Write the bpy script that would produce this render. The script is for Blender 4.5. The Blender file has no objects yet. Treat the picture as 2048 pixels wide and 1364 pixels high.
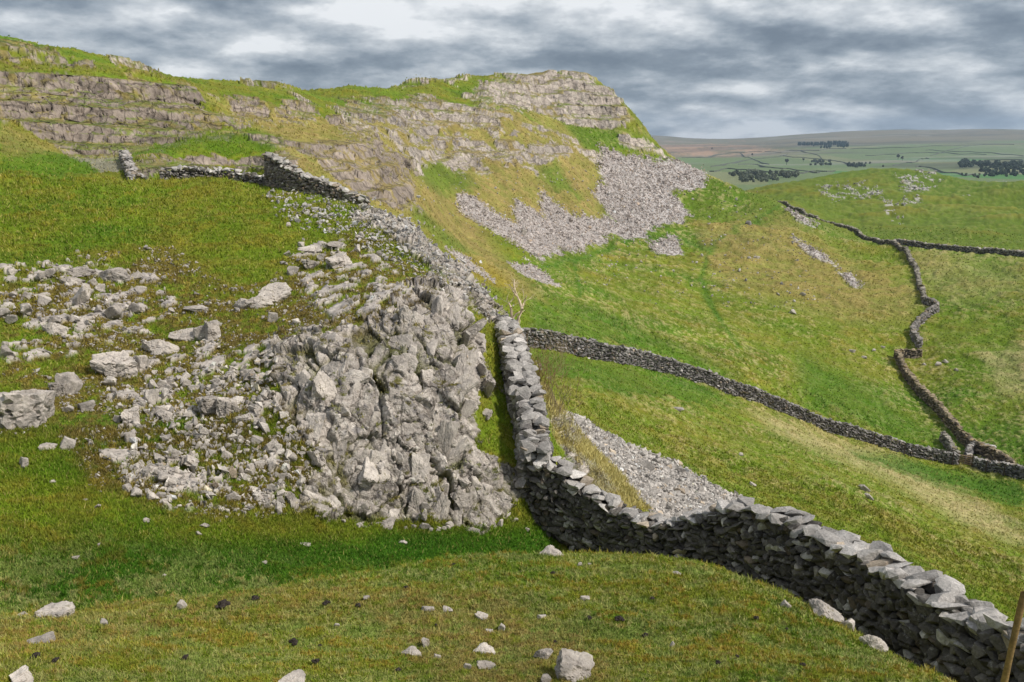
import bpy, math, time
import numpy as np
T0 = time.time()
RNG = np.random.default_rng(7)
C = bpy.context.scene.collection

# ------------------------------------------------------------------ camera model (used for surveying the place)
FPX = 1593.0; PITCH = math.radians(14.0); CX, CY = 1024.0, 682.0
cp, sp = math.cos(PITCH), math.sin(PITCH)

def pix_dir(u, v):
    """bearing (radians, 0 = straight ahead) and height/range ratio of a sight line"""
    X = (np.asarray(u, float) - CX) / FPX; Y = -(np.asarray(v, float) - CY) / FPX
    h = cp + Y * sp
    return np.arctan2(X, h), (-sp + Y * cp) / np.hypot(X, h)

def project(P):
    x, y, z = P[..., 0], P[..., 1], P[..., 2]
    fwd = y * cp - z * sp; up = y * sp + z * cp
    fwd = np.maximum(fwd, 1e-3)
    return CX + FPX * x / fwd, CY - FPX * up / fwd

# ------------------------------------------------------------------ numpy noise
def _h(ix, iy, iz, s):
    h = (ix.astype(np.int64) * 374761393 + iy.astype(np.int64) * 668265263 + iz.astype(np.int64) * 1610612741 + s * 974634777) & 0xffffffff
    h = ((h ^ (h >> 13)) * 1274126177) & 0xffffffff
    h = ((h ^ (h >> 16)) * 2246822519) & 0xffffffff
    return ((h ^ (h >> 15)) & 0xffffff).astype(np.float64) / 16777215.0

def vnoise(p, s=0):
    f = np.floor(p); t = p - f; t = t * t * t * (t * (t * 6 - 15) + 10)
    i = f.astype(np.int64); r = 0
    for a in (0, 1):
        wa = t[:, 0] if a else 1 - t[:, 0]
        for b in (0, 1):
            wb = t[:, 1] if b else 1 - t[:, 1]
            for c in (0, 1):
                wc = t[:, 2] if c else 1 - t[:, 2]
                r = r + wa * wb * wc * _h(i[:, 0] + a, i[:, 1] + b, i[:, 2] + c, s)
    return r * 2 - 1

def fbm(p, scale, octs=4, s=0, gain=0.5):
    out = np.zeros(len(p)); a = 1.0; tot = 0; q = p / scale
    for o in range(octs):
        out += a * vnoise(q, s + o * 17); tot += a; a *= gain; q = q * 2.03 + 11.3
    return out / tot * 1.6

def voronoi(p, s=0):
    """F1, F2 and a random number of the nearest cell"""
    n = len(p); F1 = np.full(n, 9.0); F2 = np.full(n, 9.0); cid = np.zeros(n); off = np.zeros((n, 3))
    f = np.floor(p).astype(np.int64); t = p - f
    for a in (-1, 0, 1):
        for b in (-1, 0, 1):
            for c in (-1, 0, 1):
                ix, iy, iz = f[:, 0] + a, f[:, 1] + b, f[:, 2] + c
                dx = a + _h(ix, iy, iz, s) - t[:, 0]; dy = b + _h(ix, iy, iz, s + 1) - t[:, 1]; dz = c + _h(ix, iy, iz, s + 2) - t[:, 2]
                d = np.sqrt(dx * dx + dy * dy + dz * dz); rid = _h(ix, iy, iz, s + 3)
                m = d < F1
                F2 = np.where(m, F1, np.minimum(F2, d)); cid = np.where(m, rid, cid); F1 = np.where(m, d, F1); off[m] = np.column_stack([dx, dy, dz])[m]
    th_ = cid * 977.0; tilt = off[:, 0] * np.sin(th_) + off[:, 1] * np.sin(th_ * 1.7) + off[:, 2] * np.sin(th_ * 2.3)
    return F1, F2, cid, tilt

def sstep(a, b, x):
    t = np.clip((x - a) / (b - a), 0, 1); return t * t * (3 - 2 * t)

# ------------------------------------------------------------------ terrain: survey lines (u, v, horizontal range in metres)
PTS = []      # bearing, ln r, ratio
def line(pts, step=45, back=None):
    """sight-line survey; back=[(range factor, drop in ratio)...] gives the ground hidden behind a crest"""
    pts = np.array(pts, float); out = [pts[0]]
    for a, b in zip(pts[:-1], pts[1:]):
        n = max(1, int(np.hypot(*(b - a)[:2]) / step))
        for k in range(1, n + 1): out.append(a + (b - a) * k / n)
    out = np.array(out); az, e = pix_dir(out[:, 0], out[:, 1]); L = np.log(out[:, 2])
    for i in range(len(out)):
        PTS.append((az[i], L[i], e[i]))
        for k, d in (back or []): PTS.append((az[i], L[i] + math.log(k), e[i] - d))
def dots(pts):
    pts = np.array(pts, float); az, e = pix_dir(pts[:, 0], pts[:, 1])
    for i in range(len(pts)): PTS.append((az[i], math.log(pts[i, 2]), e[i]))
def col(u, *vr):
    dots([(u, v, r) for v, r in vr])

for s in np.linspace(-0.9, 0.9, 13):      # under and just before the camera
    az = math.atan(s)
    for r, z in ((0.4, -1.72), (1.2, -1.95), (2.4, -2.6), (3.4, -3.05)): PTS.append((az, math.log(r), z / r))
line([(-200, 1364, 4.7), (0, 1364, 4.6), (512, 1364, 4.6), (1024, 1364, 4.7), (1536, 1364, 5.0), (1800, 1370, 5.4), (2200, 1420, 5.6)], 90)
line([(-200, 1285, 6.4), (0, 1285, 6.4), (512, 1280, 6.2), (1024, 1270, 6.4), (1536, 1275, 7.0), (1750, 1330, 7.2)], 90)
# crest of the near knoll
line([(-300, 1232, 8.4), (0, 1228, 8.5), (150, 1226, 8.5), (330, 1196, 8.9), (500, 1184, 9.2), (700, 1152, 9.9), (800, 1132, 10.4), (900, 1113, 10.9),
      (1024, 1104, 11.4), (1150, 1106, 11.8), (1300, 1110, 11.9), (1400, 1127, 11.6), (1500, 1157, 11.0), (1600, 1195, 10.2), (1700, 1255, 9.2), (1800, 1312, 8.4), (1900, 1372, 7.6), (2100, 1490, 6.4)],
     50, [(1.12, .03)])
# bottom of the hollow between knoll and mound
line([(-200, 1205, 11.4), (0, 1200, 11.4), (200, 1195, 11.5), (500, 1150, 12.2), (700, 1112, 13.4), (850, 1102, 14.2), (1000, 1098, 15.1), (1080, 1098, 16.0)], 50)
# foot of the long wall
W0B = [(1075, 1062, 17.6), (1150, 1100, 17.4), (1200, 1112, 17.0), (1300, 1137, 16.0), (1400, 1152, 15.3), (1500, 1168, 14.5), (1600, 1197, 13.5), (1700, 1247, 12.5), (1800, 1312, 11.5), (1900, 1387, 10.6), (2030, 1482, 9.5), (2200, 1610, 8.6)]
line(W0B, 40)
# rocky mound
for v, rr in ((1060, (-200, 13, 0, 13, 200, 13, 400, 13.3, 600, 14.4, 700, 15.2, 800, 15.7, 900, 15.9, 1000, 16.3)),
              (1000, (-200, 14.6, 0, 14.6, 200, 14.7, 400, 14.8, 600, 15.4, 700, 15.9, 800, 16.3, 900, 16.5, 1020, 17.1)),
              (925, (-200, 16.4, 0, 16.4, 300, 16.3, 600, 16.2, 700, 16.5, 800, 16.9, 920, 17.2, 1040, 18.3)),
              (850, (-200, 18.2, 0, 18.2, 300, 18, 600, 17.1, 700, 17.2, 800, 17.5, 920, 17.9, 985, 19.2, 1040, 19.8)),
              (770, (-200, 20.6, 0, 20.6, 300, 20.3, 600, 18.3, 700, 18.0, 800, 18.2, 920, 18.8, 1000, 21.6)),
              (700, (-200, 23, 0, 23, 300, 22.7, 600, 20.0, 700, 19.0, 800, 19.0, 900, 19.7, 960, 21.2, 1010, 24.6)),
              (640, (-200, 26, 0, 26, 300, 25.4, 600, 23, 700, 21.2, 800, 20.3, 900, 20.8, 950, 23.0, 995, 26.8)),
              (570, (-200, 29, 0, 29, 300, 28.8, 600, 27.4, 800, 25.2, 880, 24.2, 930, 27.5)),
              (535, (-200, 31, 600, 29.8, 800, 28.2, 880, 28.5)),
              (500, (-200, 33.4, 0, 33.4, 300, 33.2, 600, 32.2, 800, 32, 870, 33.5)),
              (435, (-200, 39.5, 0, 39.5, 300, 39.2, 600, 38.5, 730, 38.6)),
              (385, (-200, 45.5, 0, 45.5, 300, 45.2, 520, 44.5))):
    dots([(rr[i], v, rr[i + 1]) for i in range(0, len(rr), 2)])
# crest of the mound and everything that drops behind it
CREST = [(-200, 340, 50), (0, 346, 50), (150, 354, 50), (260, 363, 49), (330, 359, 50), (430, 354, 50), (540, 366, 47.5), (620, 388, 45), (700, 404, 42.5), (760, 425, 40.5), (810, 440, 38.5),
         (860, 492, 35), (920, 540, 31.8), (985, 602, 28.6), (1030, 652, 26.6)]
line(CREST[:6], 40, [(1.10, .012)])
line(CREST[5:], 30, [(1.12, .05), (1.35, .09)])
# foot of the crest wall, right side falls away
W1B = [(1025, 690, 25.6), (1036, 740, 23.4), (1048, 800, 21.6), (1062, 850, 20.3), (1072, 900, 19.3), (1080, 960, 18.4), (1085, 1010, 17.8)]
line(W1B, 25)
line([(1078, 720, 27.5), (1092, 790, 25), (1110, 860, 23), (1135, 930, 21.5), (1170, 985, 20.5)], 40)
line([(1090, 730, 34), (1110, 800, 30)], 40)
# bank and cliffs at the left
line([(-200, 300, 62), (0, 322, 62), (120, 338, 62), (230, 350, 60), (400, 347, 59), (560, 352, 59), (640, 372, 60)], 45)
line([(-200, 200, 84), (0, 240, 83), (60, 268, 82), (130, 305, 80), (190, 325, 77), (230, 322, 76), (300, 297, 80), (400, 277, 86), (500, 257, 93)], 40)
line([(270, 318, 63), (400, 311, 64), (560, 298, 66)], 45)
line([(290, 306, 70), (400, 294, 73), (520, 278, 80)], 45)
line([(-200, 160, 92), (0, 190, 91), (200, 225, 90), (400, 225, 97)], 60)
line([(-200, 130, 97), (0, 146, 97), (100, 146, 97), (200, 151, 99), (300, 163, 101), (395, 174, 103), (450, 195, 112), (540, 205, 120), (630, 200, 128)], 45)
line([(-200, 120, 108), (0, 132, 110), (190, 143, 115), (330, 158, 125), (420, 172, 130), (560, 185, 145)], 60)
line([(-200, 85, 115), (0, 106, 114), (190, 126, 121)], 60)
line([(-200, 52, 132), (0, 74, 135), (100, 93, 140), (200, 110, 144), (260, 121, 147), (328, 151, 150)], 40, [(1.15, .010), (1.5, .03)])
line([(345, 151, 172), (450, 158, 175), (520, 164, 178), (570, 169, 180), (606, 179, 182)], 40, [(1.12, .008), (1.3, .012)])
line([(470, 240, 105), (560, 248, 108), (640, 245, 118)], 50)
line([(560, 275, 90), (620, 285, 87), (700, 290, 92), (760, 300, 100), (800, 335, 98)], 45)
line([(650, 350, 72), (700, 376, 74), (760, 402, 77), (826, 424, 81)], 40)
dots([(700, 330, 83), (760, 350, 88), (840, 380, 105), (860, 430, 92), (900, 470, 92), (850, 330, 135), (760, 265, 130), (700, 245, 135), (800, 300, 135), (840, 450, 80)])
# skyline of the headland
line([(622, 178, 228), (700, 172, 240), (760, 170, 252), (800, 163, 268), (860, 155, 284), (950, 150, 300), (1050, 143, 318), (1120, 140, 328), (1160, 145, 330), (1200, 160, 328), (1232, 182, 326),
      (1262, 212, 323), (1281, 246, 320), (1302, 272, 318), (1332, 306, 315), (1370, 326, 312), (1420, 353, 307), (1480, 378, 298), (1524, 392, 292)], 22, [(1.10, .012), (1.35, .035)])
col(640, (200, 190), (225, 150)); col(700, (192, 215), (212, 175), (232, 160))
col(800, (185, 240), (205, 215), (228, 190), (250, 175), (270, 160))
col(900, (190, 262), (208, 232), (232, 222), (265, 212), (300, 197), (330, 186), (400, 160), (450, 138), (490, 112))
col(1000, (200, 290), (225, 240), (262, 228), (290, 216), (325, 206), (400, 180), (450, 160), (500, 138), (550, 106), (590, 88))
col(1100, (190, 314), (215, 306), (240, 290), (265, 262), (290, 240), (320, 231), (400, 205), (450, 190), (500, 165), (550, 130), (600, 105), (640, 86), (664, 75))
col(1200, (200, 322), (252, 310), (290, 282), (330, 265), (400, 238), (480, 206), (520, 180), (560, 150), (600, 125), (640, 106), (676, 88))
col(1250, (215, 320), (250, 313), (275, 302), (320, 285))
col(1300, (300, 312), (330, 300), (400, 263), (480, 215), (540, 175), (600, 140), (650, 116), (708, 93))
col(1400, (380, 293), (450, 250), (500, 215), (560, 178), (620, 145), (680, 118), (735, 97))
col(1500, (420, 278), (470, 240), (520, 205), (600, 165), (680, 130), (740, 108), (785, 97))
col(1600, (450, 270), (480, 247), (540, 207), (620, 165), (700, 135), (780, 110), (825, 99))
col(1700, (485, 268), (530, 228), (600, 184), (700, 145), (800, 115), (860, 103))
col(1800, (510, 248), (560, 208), (640, 173), (720, 148), (820, 122), (893, 107))
col(1900, (520, 240), (600, 195), (700, 157), (800, 130), (880, 115), (925, 107))
col(2048, (530, 236), (600, 200), (700, 162), (800, 137), (900, 115), (950, 105))
col(2250, (540, 232), (700, 158), (850, 120), (975, 101))
col(1550, (410, 286), (440, 270)); col(1620, (450, 275))
# foot of the valley wall
W2B = [(1042, 694, 71), (1100, 702, 72.5), (1160, 712, 75), (1240, 726, 79), (1320, 745, 84), (1400, 768, 88), (1480, 795, 92), (1560, 828, 95), (1640, 860, 98), (1720, 884, 101), (1800, 905, 104), (1870, 924, 106), (1912, 935, 106.5)]
W2C = [(1944, 942, 106.5), (1990, 952, 106), (2048, 962, 104), (2150, 980, 101), (2260, 1000, 98)]
line(W2B, 60); line(W2C, 60)
# field between the long wall and the valley wall
col(1100, (760, 56)); col(1130, (828, 38), (870, 29), (935, 24))
col(1160, (800, 48), (740, 62))
col(1200, (1000, 23), (950, 26), (900, 32), (850, 41), (800, 50), (750, 64))
col(1300, (1035, 25), (1000, 28), (950, 34), (900, 43), (840, 53), (780, 68))
col(1400, (1040, 28), (1000, 33), (950, 41), (900, 50), (840, 62), (790, 78))
col(1500, (1020, 37), (960, 46), (900, 56), (845, 74))
col(1600, (1030, 41), (950, 52), (890, 70))
col(1700, (1070, 40), (980, 53), (920, 74))
col(1800, (1120, 39), (1030, 52), (960, 74))
col(1900, (1170, 39), (1080, 52), (1000, 74))
col(2048, (1240, 38), (1150, 50), (1050, 70))
col(2250, (1350, 37), (1150, 60), (1050, 80))
# second valley wall and the green hill on the right
W3B = [(1530, 393, 395), (1560, 407, 380), (1600, 428, 358), (1650, 452, 330), (1720, 476, 292), (1785, 492, 266), (1812, 505, 252), (1832, 535, 228), (1840, 570, 208), (1848, 606, 190)]
W3C = [(1848, 606, 190), (1875, 622, 185), (1836, 648, 175), (1824, 672, 167), (1838, 697, 160)]
W3D = [(1842, 716, 155), (1790, 722, 153), (1803, 752, 145), (1835, 790, 136), (1868, 828, 128), (1902, 868, 120), (1938, 903, 114), (1982, 928, 110), (2020, 946, 107)]
W3E = [(1785, 492, 266), (1850, 497, 264), (1920, 502, 262), (1990, 508, 260), (2048, 516, 258), (2250, 530, 250)]
for w in (W3B, W3C, W3D, W3E): line(w, 60)
line([(1486, 379, 520), (1560, 363, 540), (1620, 353, 560), (1700, 343, 580), (1780, 339, 590), (1860, 346, 590), (1920, 361, 560), (1980, 363, 560), (2048, 361, 560), (2250, 350, 560)], 40, [(1.12, .012), (1.4, .03)])
dots([(1600, 400, 410), (1700, 400, 450), (1700, 440, 370), (1800, 380, 490), (1800, 440, 365), (1900, 400, 470), (1900, 460, 330), (2048, 420, 430), (2048, 480, 310), (2250, 420, 420), (2250, 490, 300)])
# far country
for u, sky in ((1000, 275), (1150, 272), (1300, 272), (1360, 278), (1440, 281), (1520, 277), (1600, 270), (1700, 263), (1800, 259), (1830, 260), (1880, 263), (1950, 258), (2048, 258), (2150, 262), (2350, 266)):
    w = min(1, max(0, (u - 1300) / 500))
    dots([(u, 400, 950), (u, 366, 1250), (u, 344, 1800), (u, 325 - 3 * w, 2600), (u, 308 - 8 * w, 3700), (u, 296 - 14 * w, 5200), (u, sky + 6, 7000), (u, sky, 8600), (u, sky + 14, 11500)])
for u in (-300, -100, 100, 300, 500, 700, 850):
    dots([(u, 260, 420), (u, 275, 900), (u, 280, 2500), (u, 282, 8000), (u, 284, 11500)])
dots([(u, 230, 480) for u in (900, 1000, 1100)])

PTS = np.array(PTS); LS = 0.42
K = np.column_stack([PTS[:, 0], PTS[:, 1] * LS])
_, uq = np.unique(np.round(K, 4), axis=0, return_index=True); K = K[uq]; V = PTS[uq, 2]
def kern(d): return -d
D = np.sqrt(((K[:, None] - K[None]) ** 2).sum(-1)); n = len(K)
A = np.zeros((n + 3, n + 3)); A[:n, :n] = kern(D) + np.eye(n) * 2e-3; A[:n, n] = 1; A[:n, n + 1:] = K; A[n:, :n] = A[:n, n:].T
W = np.linalg.solve(A, np.r_[V, 0, 0, 0])
NS, NL = 420, 900
S_G = np.linspace(-0.92, 0.92, NS); AZ_G = np.arctan(S_G); L_G = np.linspace(math.log(0.4), math.log(11500), NL)
G = np.zeros((NS, NL))
for i in range(NS):
    q = np.column_stack([np.full(NL, AZ_G[i]), L_G * LS])
    G[i] = kern(np.sqrt(((q[:, None] - K[None]) ** 2).sum(-1))) @ W[:n] + W[n] + q @ W[n + 1:]
def blur(a, axis, k):
    ker = np.exp(-0.5 * (np.arange(-3 * k, 3 * k + 1) / k) ** 2) if k >= 1 else np.array([.2, .6, .2]); ker /= ker.sum(); h = len(ker) // 2
    pad = [(0, 0), (0, 0)]; pad[axis] = (h, h); b = np.pad(a, pad, mode='edge'); o = np.zeros_like(a)
    for j, w in enumerate(ker): o += w * (b[j:j + a.shape[0]] if axis == 0 else b[:, j:j + a.shape[1]])
    return o
G = blur(blur(G, 0, 2), 1, 2)
print('terrain solve', n, round(time.time() - T0, 1))
def ratio_at(s, L):
    fi = np.clip((s - S_G[0]) / (S_G[1] - S_G[0]), 0, NS - 1.001); fj = np.clip((L - L_G[0]) / (L_G[1] - L_G[0]), 0, NL - 1.001)
    i = fi.astype(int); j = fj.astype(int); a = fi - i; b = fj - j
    return (G[i, j] * (1 - a) + G[i + 1, j] * a) * (1 - b) + (G[i, j + 1] * (1 - a) + G[i + 1, j + 1] * a) * b

# ------------------------------------------------------------------ adaptive grid, rows crowd where the ground faces the valley view
NCOL, NROW = 1340, 1380
S = np.linspace(-0.9, 0.9, NCOL)
Lf = np.linspace(math.log(0.5), math.log(11400), 3000)
wt = np.zeros((NCOL, 3000))
SS, LL = np.meshgrid(S, Lf, indexing='ij')
E = ratio_at(SS.ravel(), LL.ravel()).reshape(SS.shape)
dE = np.gradient(E, axis=1)
wt = np.where(dE > 0, dE, -0.25 * dE) / .93 + 0.32 / 3000
wt = np.where(LL < math.log(3.6), wt * .03, wt); wt = blur(blur(wt, 1, 12), 0, 8)
cw = np.cumsum(wt, axis=1); cw = (cw - cw[:, :1]) / (cw[:, -1:] - cw[:, :1])
Lg = np.empty((NCOL, NROW)); tt = np.linspace(0, 1, NROW)
for i in range(NCOL): Lg[i] = np.interp(tt, cw[i], Lf)
Sg = np.repeat(S[:, None], NROW, 1)
R = np.exp(Lg); AZ = np.arctan(Sg); Z = ratio_at(Sg.ravel(), Lg.ravel()).reshape(Sg.shape) * R
P = np.stack([R * np.sin(AZ), R * np.cos(AZ), Z], -1)
def normals(P):
    a = np.gradient(P, axis=0); b = np.gradient(P, axis=1); n = np.cross(a, b); n /= np.linalg.norm(n, axis=-1, keepdims=True) + 1e-12
    n[n[..., 2] < 0] *= -1; return n
U, Vv = project(P)
# ------------------------------------------------------------------ region masks laid on the surveyed ground
PF = P.reshape(-1, 3); UF = U.ravel().copy(); VF = Vv.ravel().copy(); RF = R.ravel()
def fpix(scale_px, s, octs=3):      # noise whose grain grows with range, still fixed to the ground
    out = np.zeros(len(PF)); lr = np.log2(RF * scale_px / FPX); lo = np.floor(lr); t = lr - lo
    for k in (0, 1):
        lv = lo + k; w = t if k else 1 - t
        for q in np.unique(lv):
            m = lv == q; out[m] += w[m] * fbm(PF[m], 2.0 ** q, octs, s + int(q) * 5)
    return out
N40 = fpix(60, 3); N12 = fpix(16, 9); N5 = fpix(7, 21, 2); N150 = fpix(220, 31)
print('noise', round(time.time() - T0, 1))
WU = UF + 16 * N40 + 9 * N12 + 3 * N5; WV = VF + 9 * N40 + 6 * N12 + 3 * np.roll(N5, 1)
def region(poly, r0=0, r1=1e9, soft=6, grow=0, rough=1.0):
    poly = np.array(poly, float); lo = poly.min(0) - 40 - soft * 2; hi = poly.max(0) + 40 + soft * 2
    m = np.where((UF > lo[0]) & (UF < hi[0]) & (VF > lo[1]) & (VF < hi[1]) & (RF > r0) & (RF < r1))[0]
    x = UF[m] + (WU[m] - UF[m]) * rough; y = VF[m] + (WV[m] - VF[m]) * rough
    d = np.full(len(m), 1e9); ins = np.zeros(len(m), bool)
    for a, b in zip(poly, np.roll(poly, -1, 0)):
        ex, ey = b - a; t = np.clip(((x - a[0]) * ex + (y - a[1]) * ey) / (ex * ex + ey * ey + 1e-9), 0, 1)
        d = np.minimum(d, np.hypot(x - a[0] - t * ex, y - a[1] - t * ey))
        c = ((a[1] > y) != (b[1] > y)) & (x < (b[0] - a[0]) * (y - a[1]) / (b[1] - a[1] + 1e-12) + a[0]); ins ^= c
    sd = np.where(ins, d, -d) + grow
    out = np.zeros(len(PF)); out[m] = sstep(-soft, soft, sd); return out
def union(*ms):
    o = np.zeros(len(PF))
    for m in ms: o = np.maximum(o, m)
    return o
slab = region([(560, 700), (620, 660), (700, 655), (780, 625), (835, 575), (880, 560), (930, 600), (965, 680), (985, 750), (1000, 775), (950, 790), (948, 900), (1035, 945), (1045, 1000), (1000, 1040), (950, 1060), (850, 1045), (700, 1035), (600, 1030), (580, 985), (650, 930), (600, 870), (550, 800), (550, 740)], 13, 30, 10, rough=1.6)
crest = region([(715, 425), (745, 425), (800, 432), (850, 470), (900, 520), (955, 568), (985, 600), (1000, 640), (985, 650), (940, 600), (880, 550), (820, 500), (760, 455), (700, 440)], 24, 46, 7, rough=1.2)
crag_near = union(region([(1085, 690), (1110, 740), (1100, 760), (1080, 730)], 24, 40, 5), region([(1100, 840), (1130, 830), (1150, 880), (1130, 890)], 20, 40, 5), region([(1120, 890), (1170, 930), (1230, 985), (1190, 985), (1130, 930)], 19, 30, 5))
LC = region([(-250, 120), (0, 143), (100, 145), (230, 152), (395, 170), (402, 215), (440, 225), (505, 252), (440, 265), (330, 285), (280, 300), (230, 320), (185, 322), (130, 308), (90, 275), (40, 255), (0, 240), (-250, 180)], 72, 112, 5)
upc = union(region([(-250, 60), (0, 80), (100, 103), (130, 120), (60, 112), (0, 95), (-250, 80)], 100, 150, 3), region([(-250, 85), (0, 106), (60, 115), (190, 128), (190, 140), (0, 130), (-250, 112)], 100, 130, 3, rough=.8), region([(215, 113), (265, 123), (325, 149), (300, 148), (230, 130)], 120, 152, 3))
band = region([(262, 322), (420, 316), (560, 297), (605, 325), (560, 335), (430, 335), (330, 340), (270, 345)], 55, 75, 4)
mid = union(region([(450, 198), (490, 195), (540, 215), (545, 250), (480, 240)], 95, 140, 5), region([(560, 212), (600, 195), (632, 208), (630, 242), (560, 245)], 95, 150, 5),
            region([(480, 160), (590, 170), (590, 176), (500, 170)], 140, 190, 3), region([(640, 235), (720, 235), (760, 262), (700, 265)], 100, 180, 6))
face = region([(605, 292), (700, 272), (765, 290), (800, 340), (828, 422), (790, 415), (720, 385), (655, 350)], 68, 120, 6)
mc = union(region([(690, 212), (860, 196), (1015, 226), (1005, 262), (985, 275), (965, 255), (880, 262), (760, 243), (690, 230)], 150, 262, 4),
           region([(820, 280), (930, 268), (955, 288), (840, 292)], 150, 240, 3), region([(815, 322), (860, 302), (1000, 292), (1110, 282), (1135, 312), (1000, 326), (880, 330)], 170, 262, 4),
           region([(1160, 290), (1208, 300), (1200, 322), (1172, 315)], 200, 290, 3), region([(630, 225), (700, 205), (850, 190), (870, 200), (700, 216)], 150, 260, 3))
prom = union(region([(905, 200), (960, 168), (1100, 145), (1170, 152), (1230, 185), (1275, 247), (1230, 256), (1150, 250), (1080, 232), (1000, 216), (930, 212)], 250, 340, 3),
             region([(780, 172), (850, 160), (900, 156), (950, 158), (870, 168)], 240, 310, 2), region([(980, 150), (1120, 142), (1160, 148), (1000, 156)], 280, 340, 2))
nose = region([(1232, 268), (1288, 274), (1335, 316), (1300, 308), (1245, 290)], 290, 322, 3)
mid2 = region([(400, 190), (640, 225), (860, 195), (1010, 225), (1180, 290), (1100, 345), (820, 345), (840, 430), (700, 400), (560, 300), (430, 260)], 60, 290, 14)
mm = np.where(mid2 > .02)[0]; mid2[mm] *= sstep(.12, .34, fbm(PF[mm] * np.array([.10, .10, .42]) + 3, 1.0, 4, 151)); mc = np.maximum(mc, mid2)
cliff = union(LC, upc, band, mid, face, mc, prom, nose)
scree = union(region([(1200, 290), (1260, 312), (1330, 322), (1375, 328), (1425, 354), (1400, 378), (1345, 388), (1385, 430), (1350, 438), (1290, 452), (1250, 478), (1175, 505), (1140, 500), (1080, 518), (1000, 470), (930, 425), (918, 392), (950, 400), (990, 425), (1032, 445), (1030, 402), (1090, 436), (1080, 385), (1140, 428), (1225, 440), (1180, 378), (1218, 372), (1200, 338)], 100, 320, 9),
              region([(895, 498), (925, 508), (990, 562), (940, 540)], 80, 140, 4), region([(1015, 520), (1060, 525), (1118, 568), (1100, 575), (1050, 550)], 80, 170, 4),
              region([(1290, 478), (1340, 466), (1362, 502), (1305, 500)], 150, 260, 6), region([(1300, 425), (1380, 432), (1375, 448), (1330, 450)], 180, 280, 4),
              region([(1570, 425), (1600, 432), (1640, 455), (1600, 448)], 230, 300, 4) * .8, region([(1585, 475), (1640, 498), (1675, 532), (1630, 518)], 190, 280, 8) * .7, region([(1680, 543), (1722, 560), (1700, 563)], 170, 260, 4) * .8)
nscree = region([(1122, 818), (1180, 848), (1300, 908), (1400, 956), (1490, 1000), (1470, 1040), (1330, 1060), (1290, 1010), (1230, 940), (1180, 890)], 22, 48, 4)
ostrip = region([(1080, 760), (1110, 800), (1180, 880), (1240, 940), (1300, 1020), (1240, 1020), (1180, 965), (1110, 880)], 18, 45, 6)
hillrock = union(region([(1800, 362), (1850, 352), (1890, 352), (1850, 385), (1810, 390)], 380, 600, 6), region([(1810, 400), (1850, 395), (1855, 410), (1820, 412)], 350, 500, 5),
                 region([(1780, 415), (1820, 410), (1800, 440), (1785, 438)], 340, 480, 5), region([(1640, 378), (1760, 375), (1770, 395), (1660, 402)], 340, 540, 8) * .7,
                 region([(1905, 386), (1950, 386), (1940, 392), (1910, 392)], 380, 520, 3), region([(1980, 356), (2060, 352), (2060, 365), (1990, 366)], 450, 580, 3)) * sstep(.05, .5, N12 + .6 * N5)
brk = {'slab': slab, 'crest': crest}
# broken rock showing through the turf
thin = region([(120, 560), (330, 500), (480, 600), (560, 560), (700, 460), (860, 540), (900, 640), (560, 700), (600, 800), (650, 930), (600, 1030), (350, 1040), (200, 980), (100, 850), (0, 880), (0, 560)], 12, 45, 30)
print('masks', round(time.time() - T0, 1))

# ------------------------------------------------------------------ relief
turf = 1 - union(cliff, slab, crest, nscree)
amp_px = RF / FPX
# hummocks of the turf, grain grows with range
H = (7 * N150 + 5 * N40 + 3.0 * N12 + 1.8 * N5) * np.minimum(amp_px, 0.25) * np.where(RF < 30, .55, 1.0) * (1 + .9 * sstep(13, 10, RF))
far = sstep(700, 1500, RF)
H = H * (0.55 + .45 * turf) * (1 - far) + far * (N150 * 6 + fbm(PF, 900, 3, 5) * 14) * sstep(700, 2500, RF)
PF[:, 2] += H * sstep(1, 4, RF)
NF = normals(PF.reshape(P.shape)).reshape(-1, 3)
rad = np.column_stack([-np.sin(AZ).ravel(), -np.cos(AZ).ravel(), np.zeros(len(PF))])
cellv = np.zeros(len(PF))
# near limestone: blocks split by joints
m = np.where(union(slab, crest, crag_near) > 0.02)[0]; q = PF[m]
ca, sa = math.cos(.5), math.sin(.5)
w = np.column_stack([fbm(q, .8, 3, 40), fbm(q, .8, 3, 41), fbm(q, .8, 3, 42)]) * .16
qq = q + w; xr = qq[:, 0] * ca + qq[:, 2] * sa; zr = -qq[:, 0] * sa + qq[:, 2] * ca
qa = np.column_stack([xr / .95, qq[:, 1] / 1.5, zr / 1.7])
F1, F2, cid, t1 = voronoi(qa, 50); G1, G2, cid2, t2 = voronoi(qa * np.array([3.2, 2.4, 2.0]) + 5, 60); K1, K2, cid3, t3 = voronoi(qa * 6.5 + 9, 66)
crk = 1 - sstep(0, .07, F2 - F1); crk2 = 1 - sstep(0, .08, G2 - G1)
base = fbm(q, 2.6, 3, 45)
ms = union(slab, crest, crag_near)[m]; cr_ = np.where(crest[m] > .4, .6, 1.0)
d = .10 + base * .15 * cr_ + (cid - .5) * .12 + t1 * .23 - crk * .10 + (cid2 - .5) * .08 + t2 * .13 - crk2 * .05 + (cid3 - .5) * .035 + t3 * .05 - .02 * (1 - sstep(0, .1, K2 - K1)) + fbm(q, .2, 3, 47) * .02
d *= sstep(0.02, .6, ms)
dirn = NF[m] * .9 + rad[m] * .15; PF[m] += dirn * d[:, None]; cellv[m] = cid * .45 + cid2 * .35 + cid3 * .2
low = np.zeros(len(PF)); low[m] = sstep(.0, -.22, d - .06) * .8 + crk * .5 * sstep(-.1, .4, N12[m])
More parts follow.
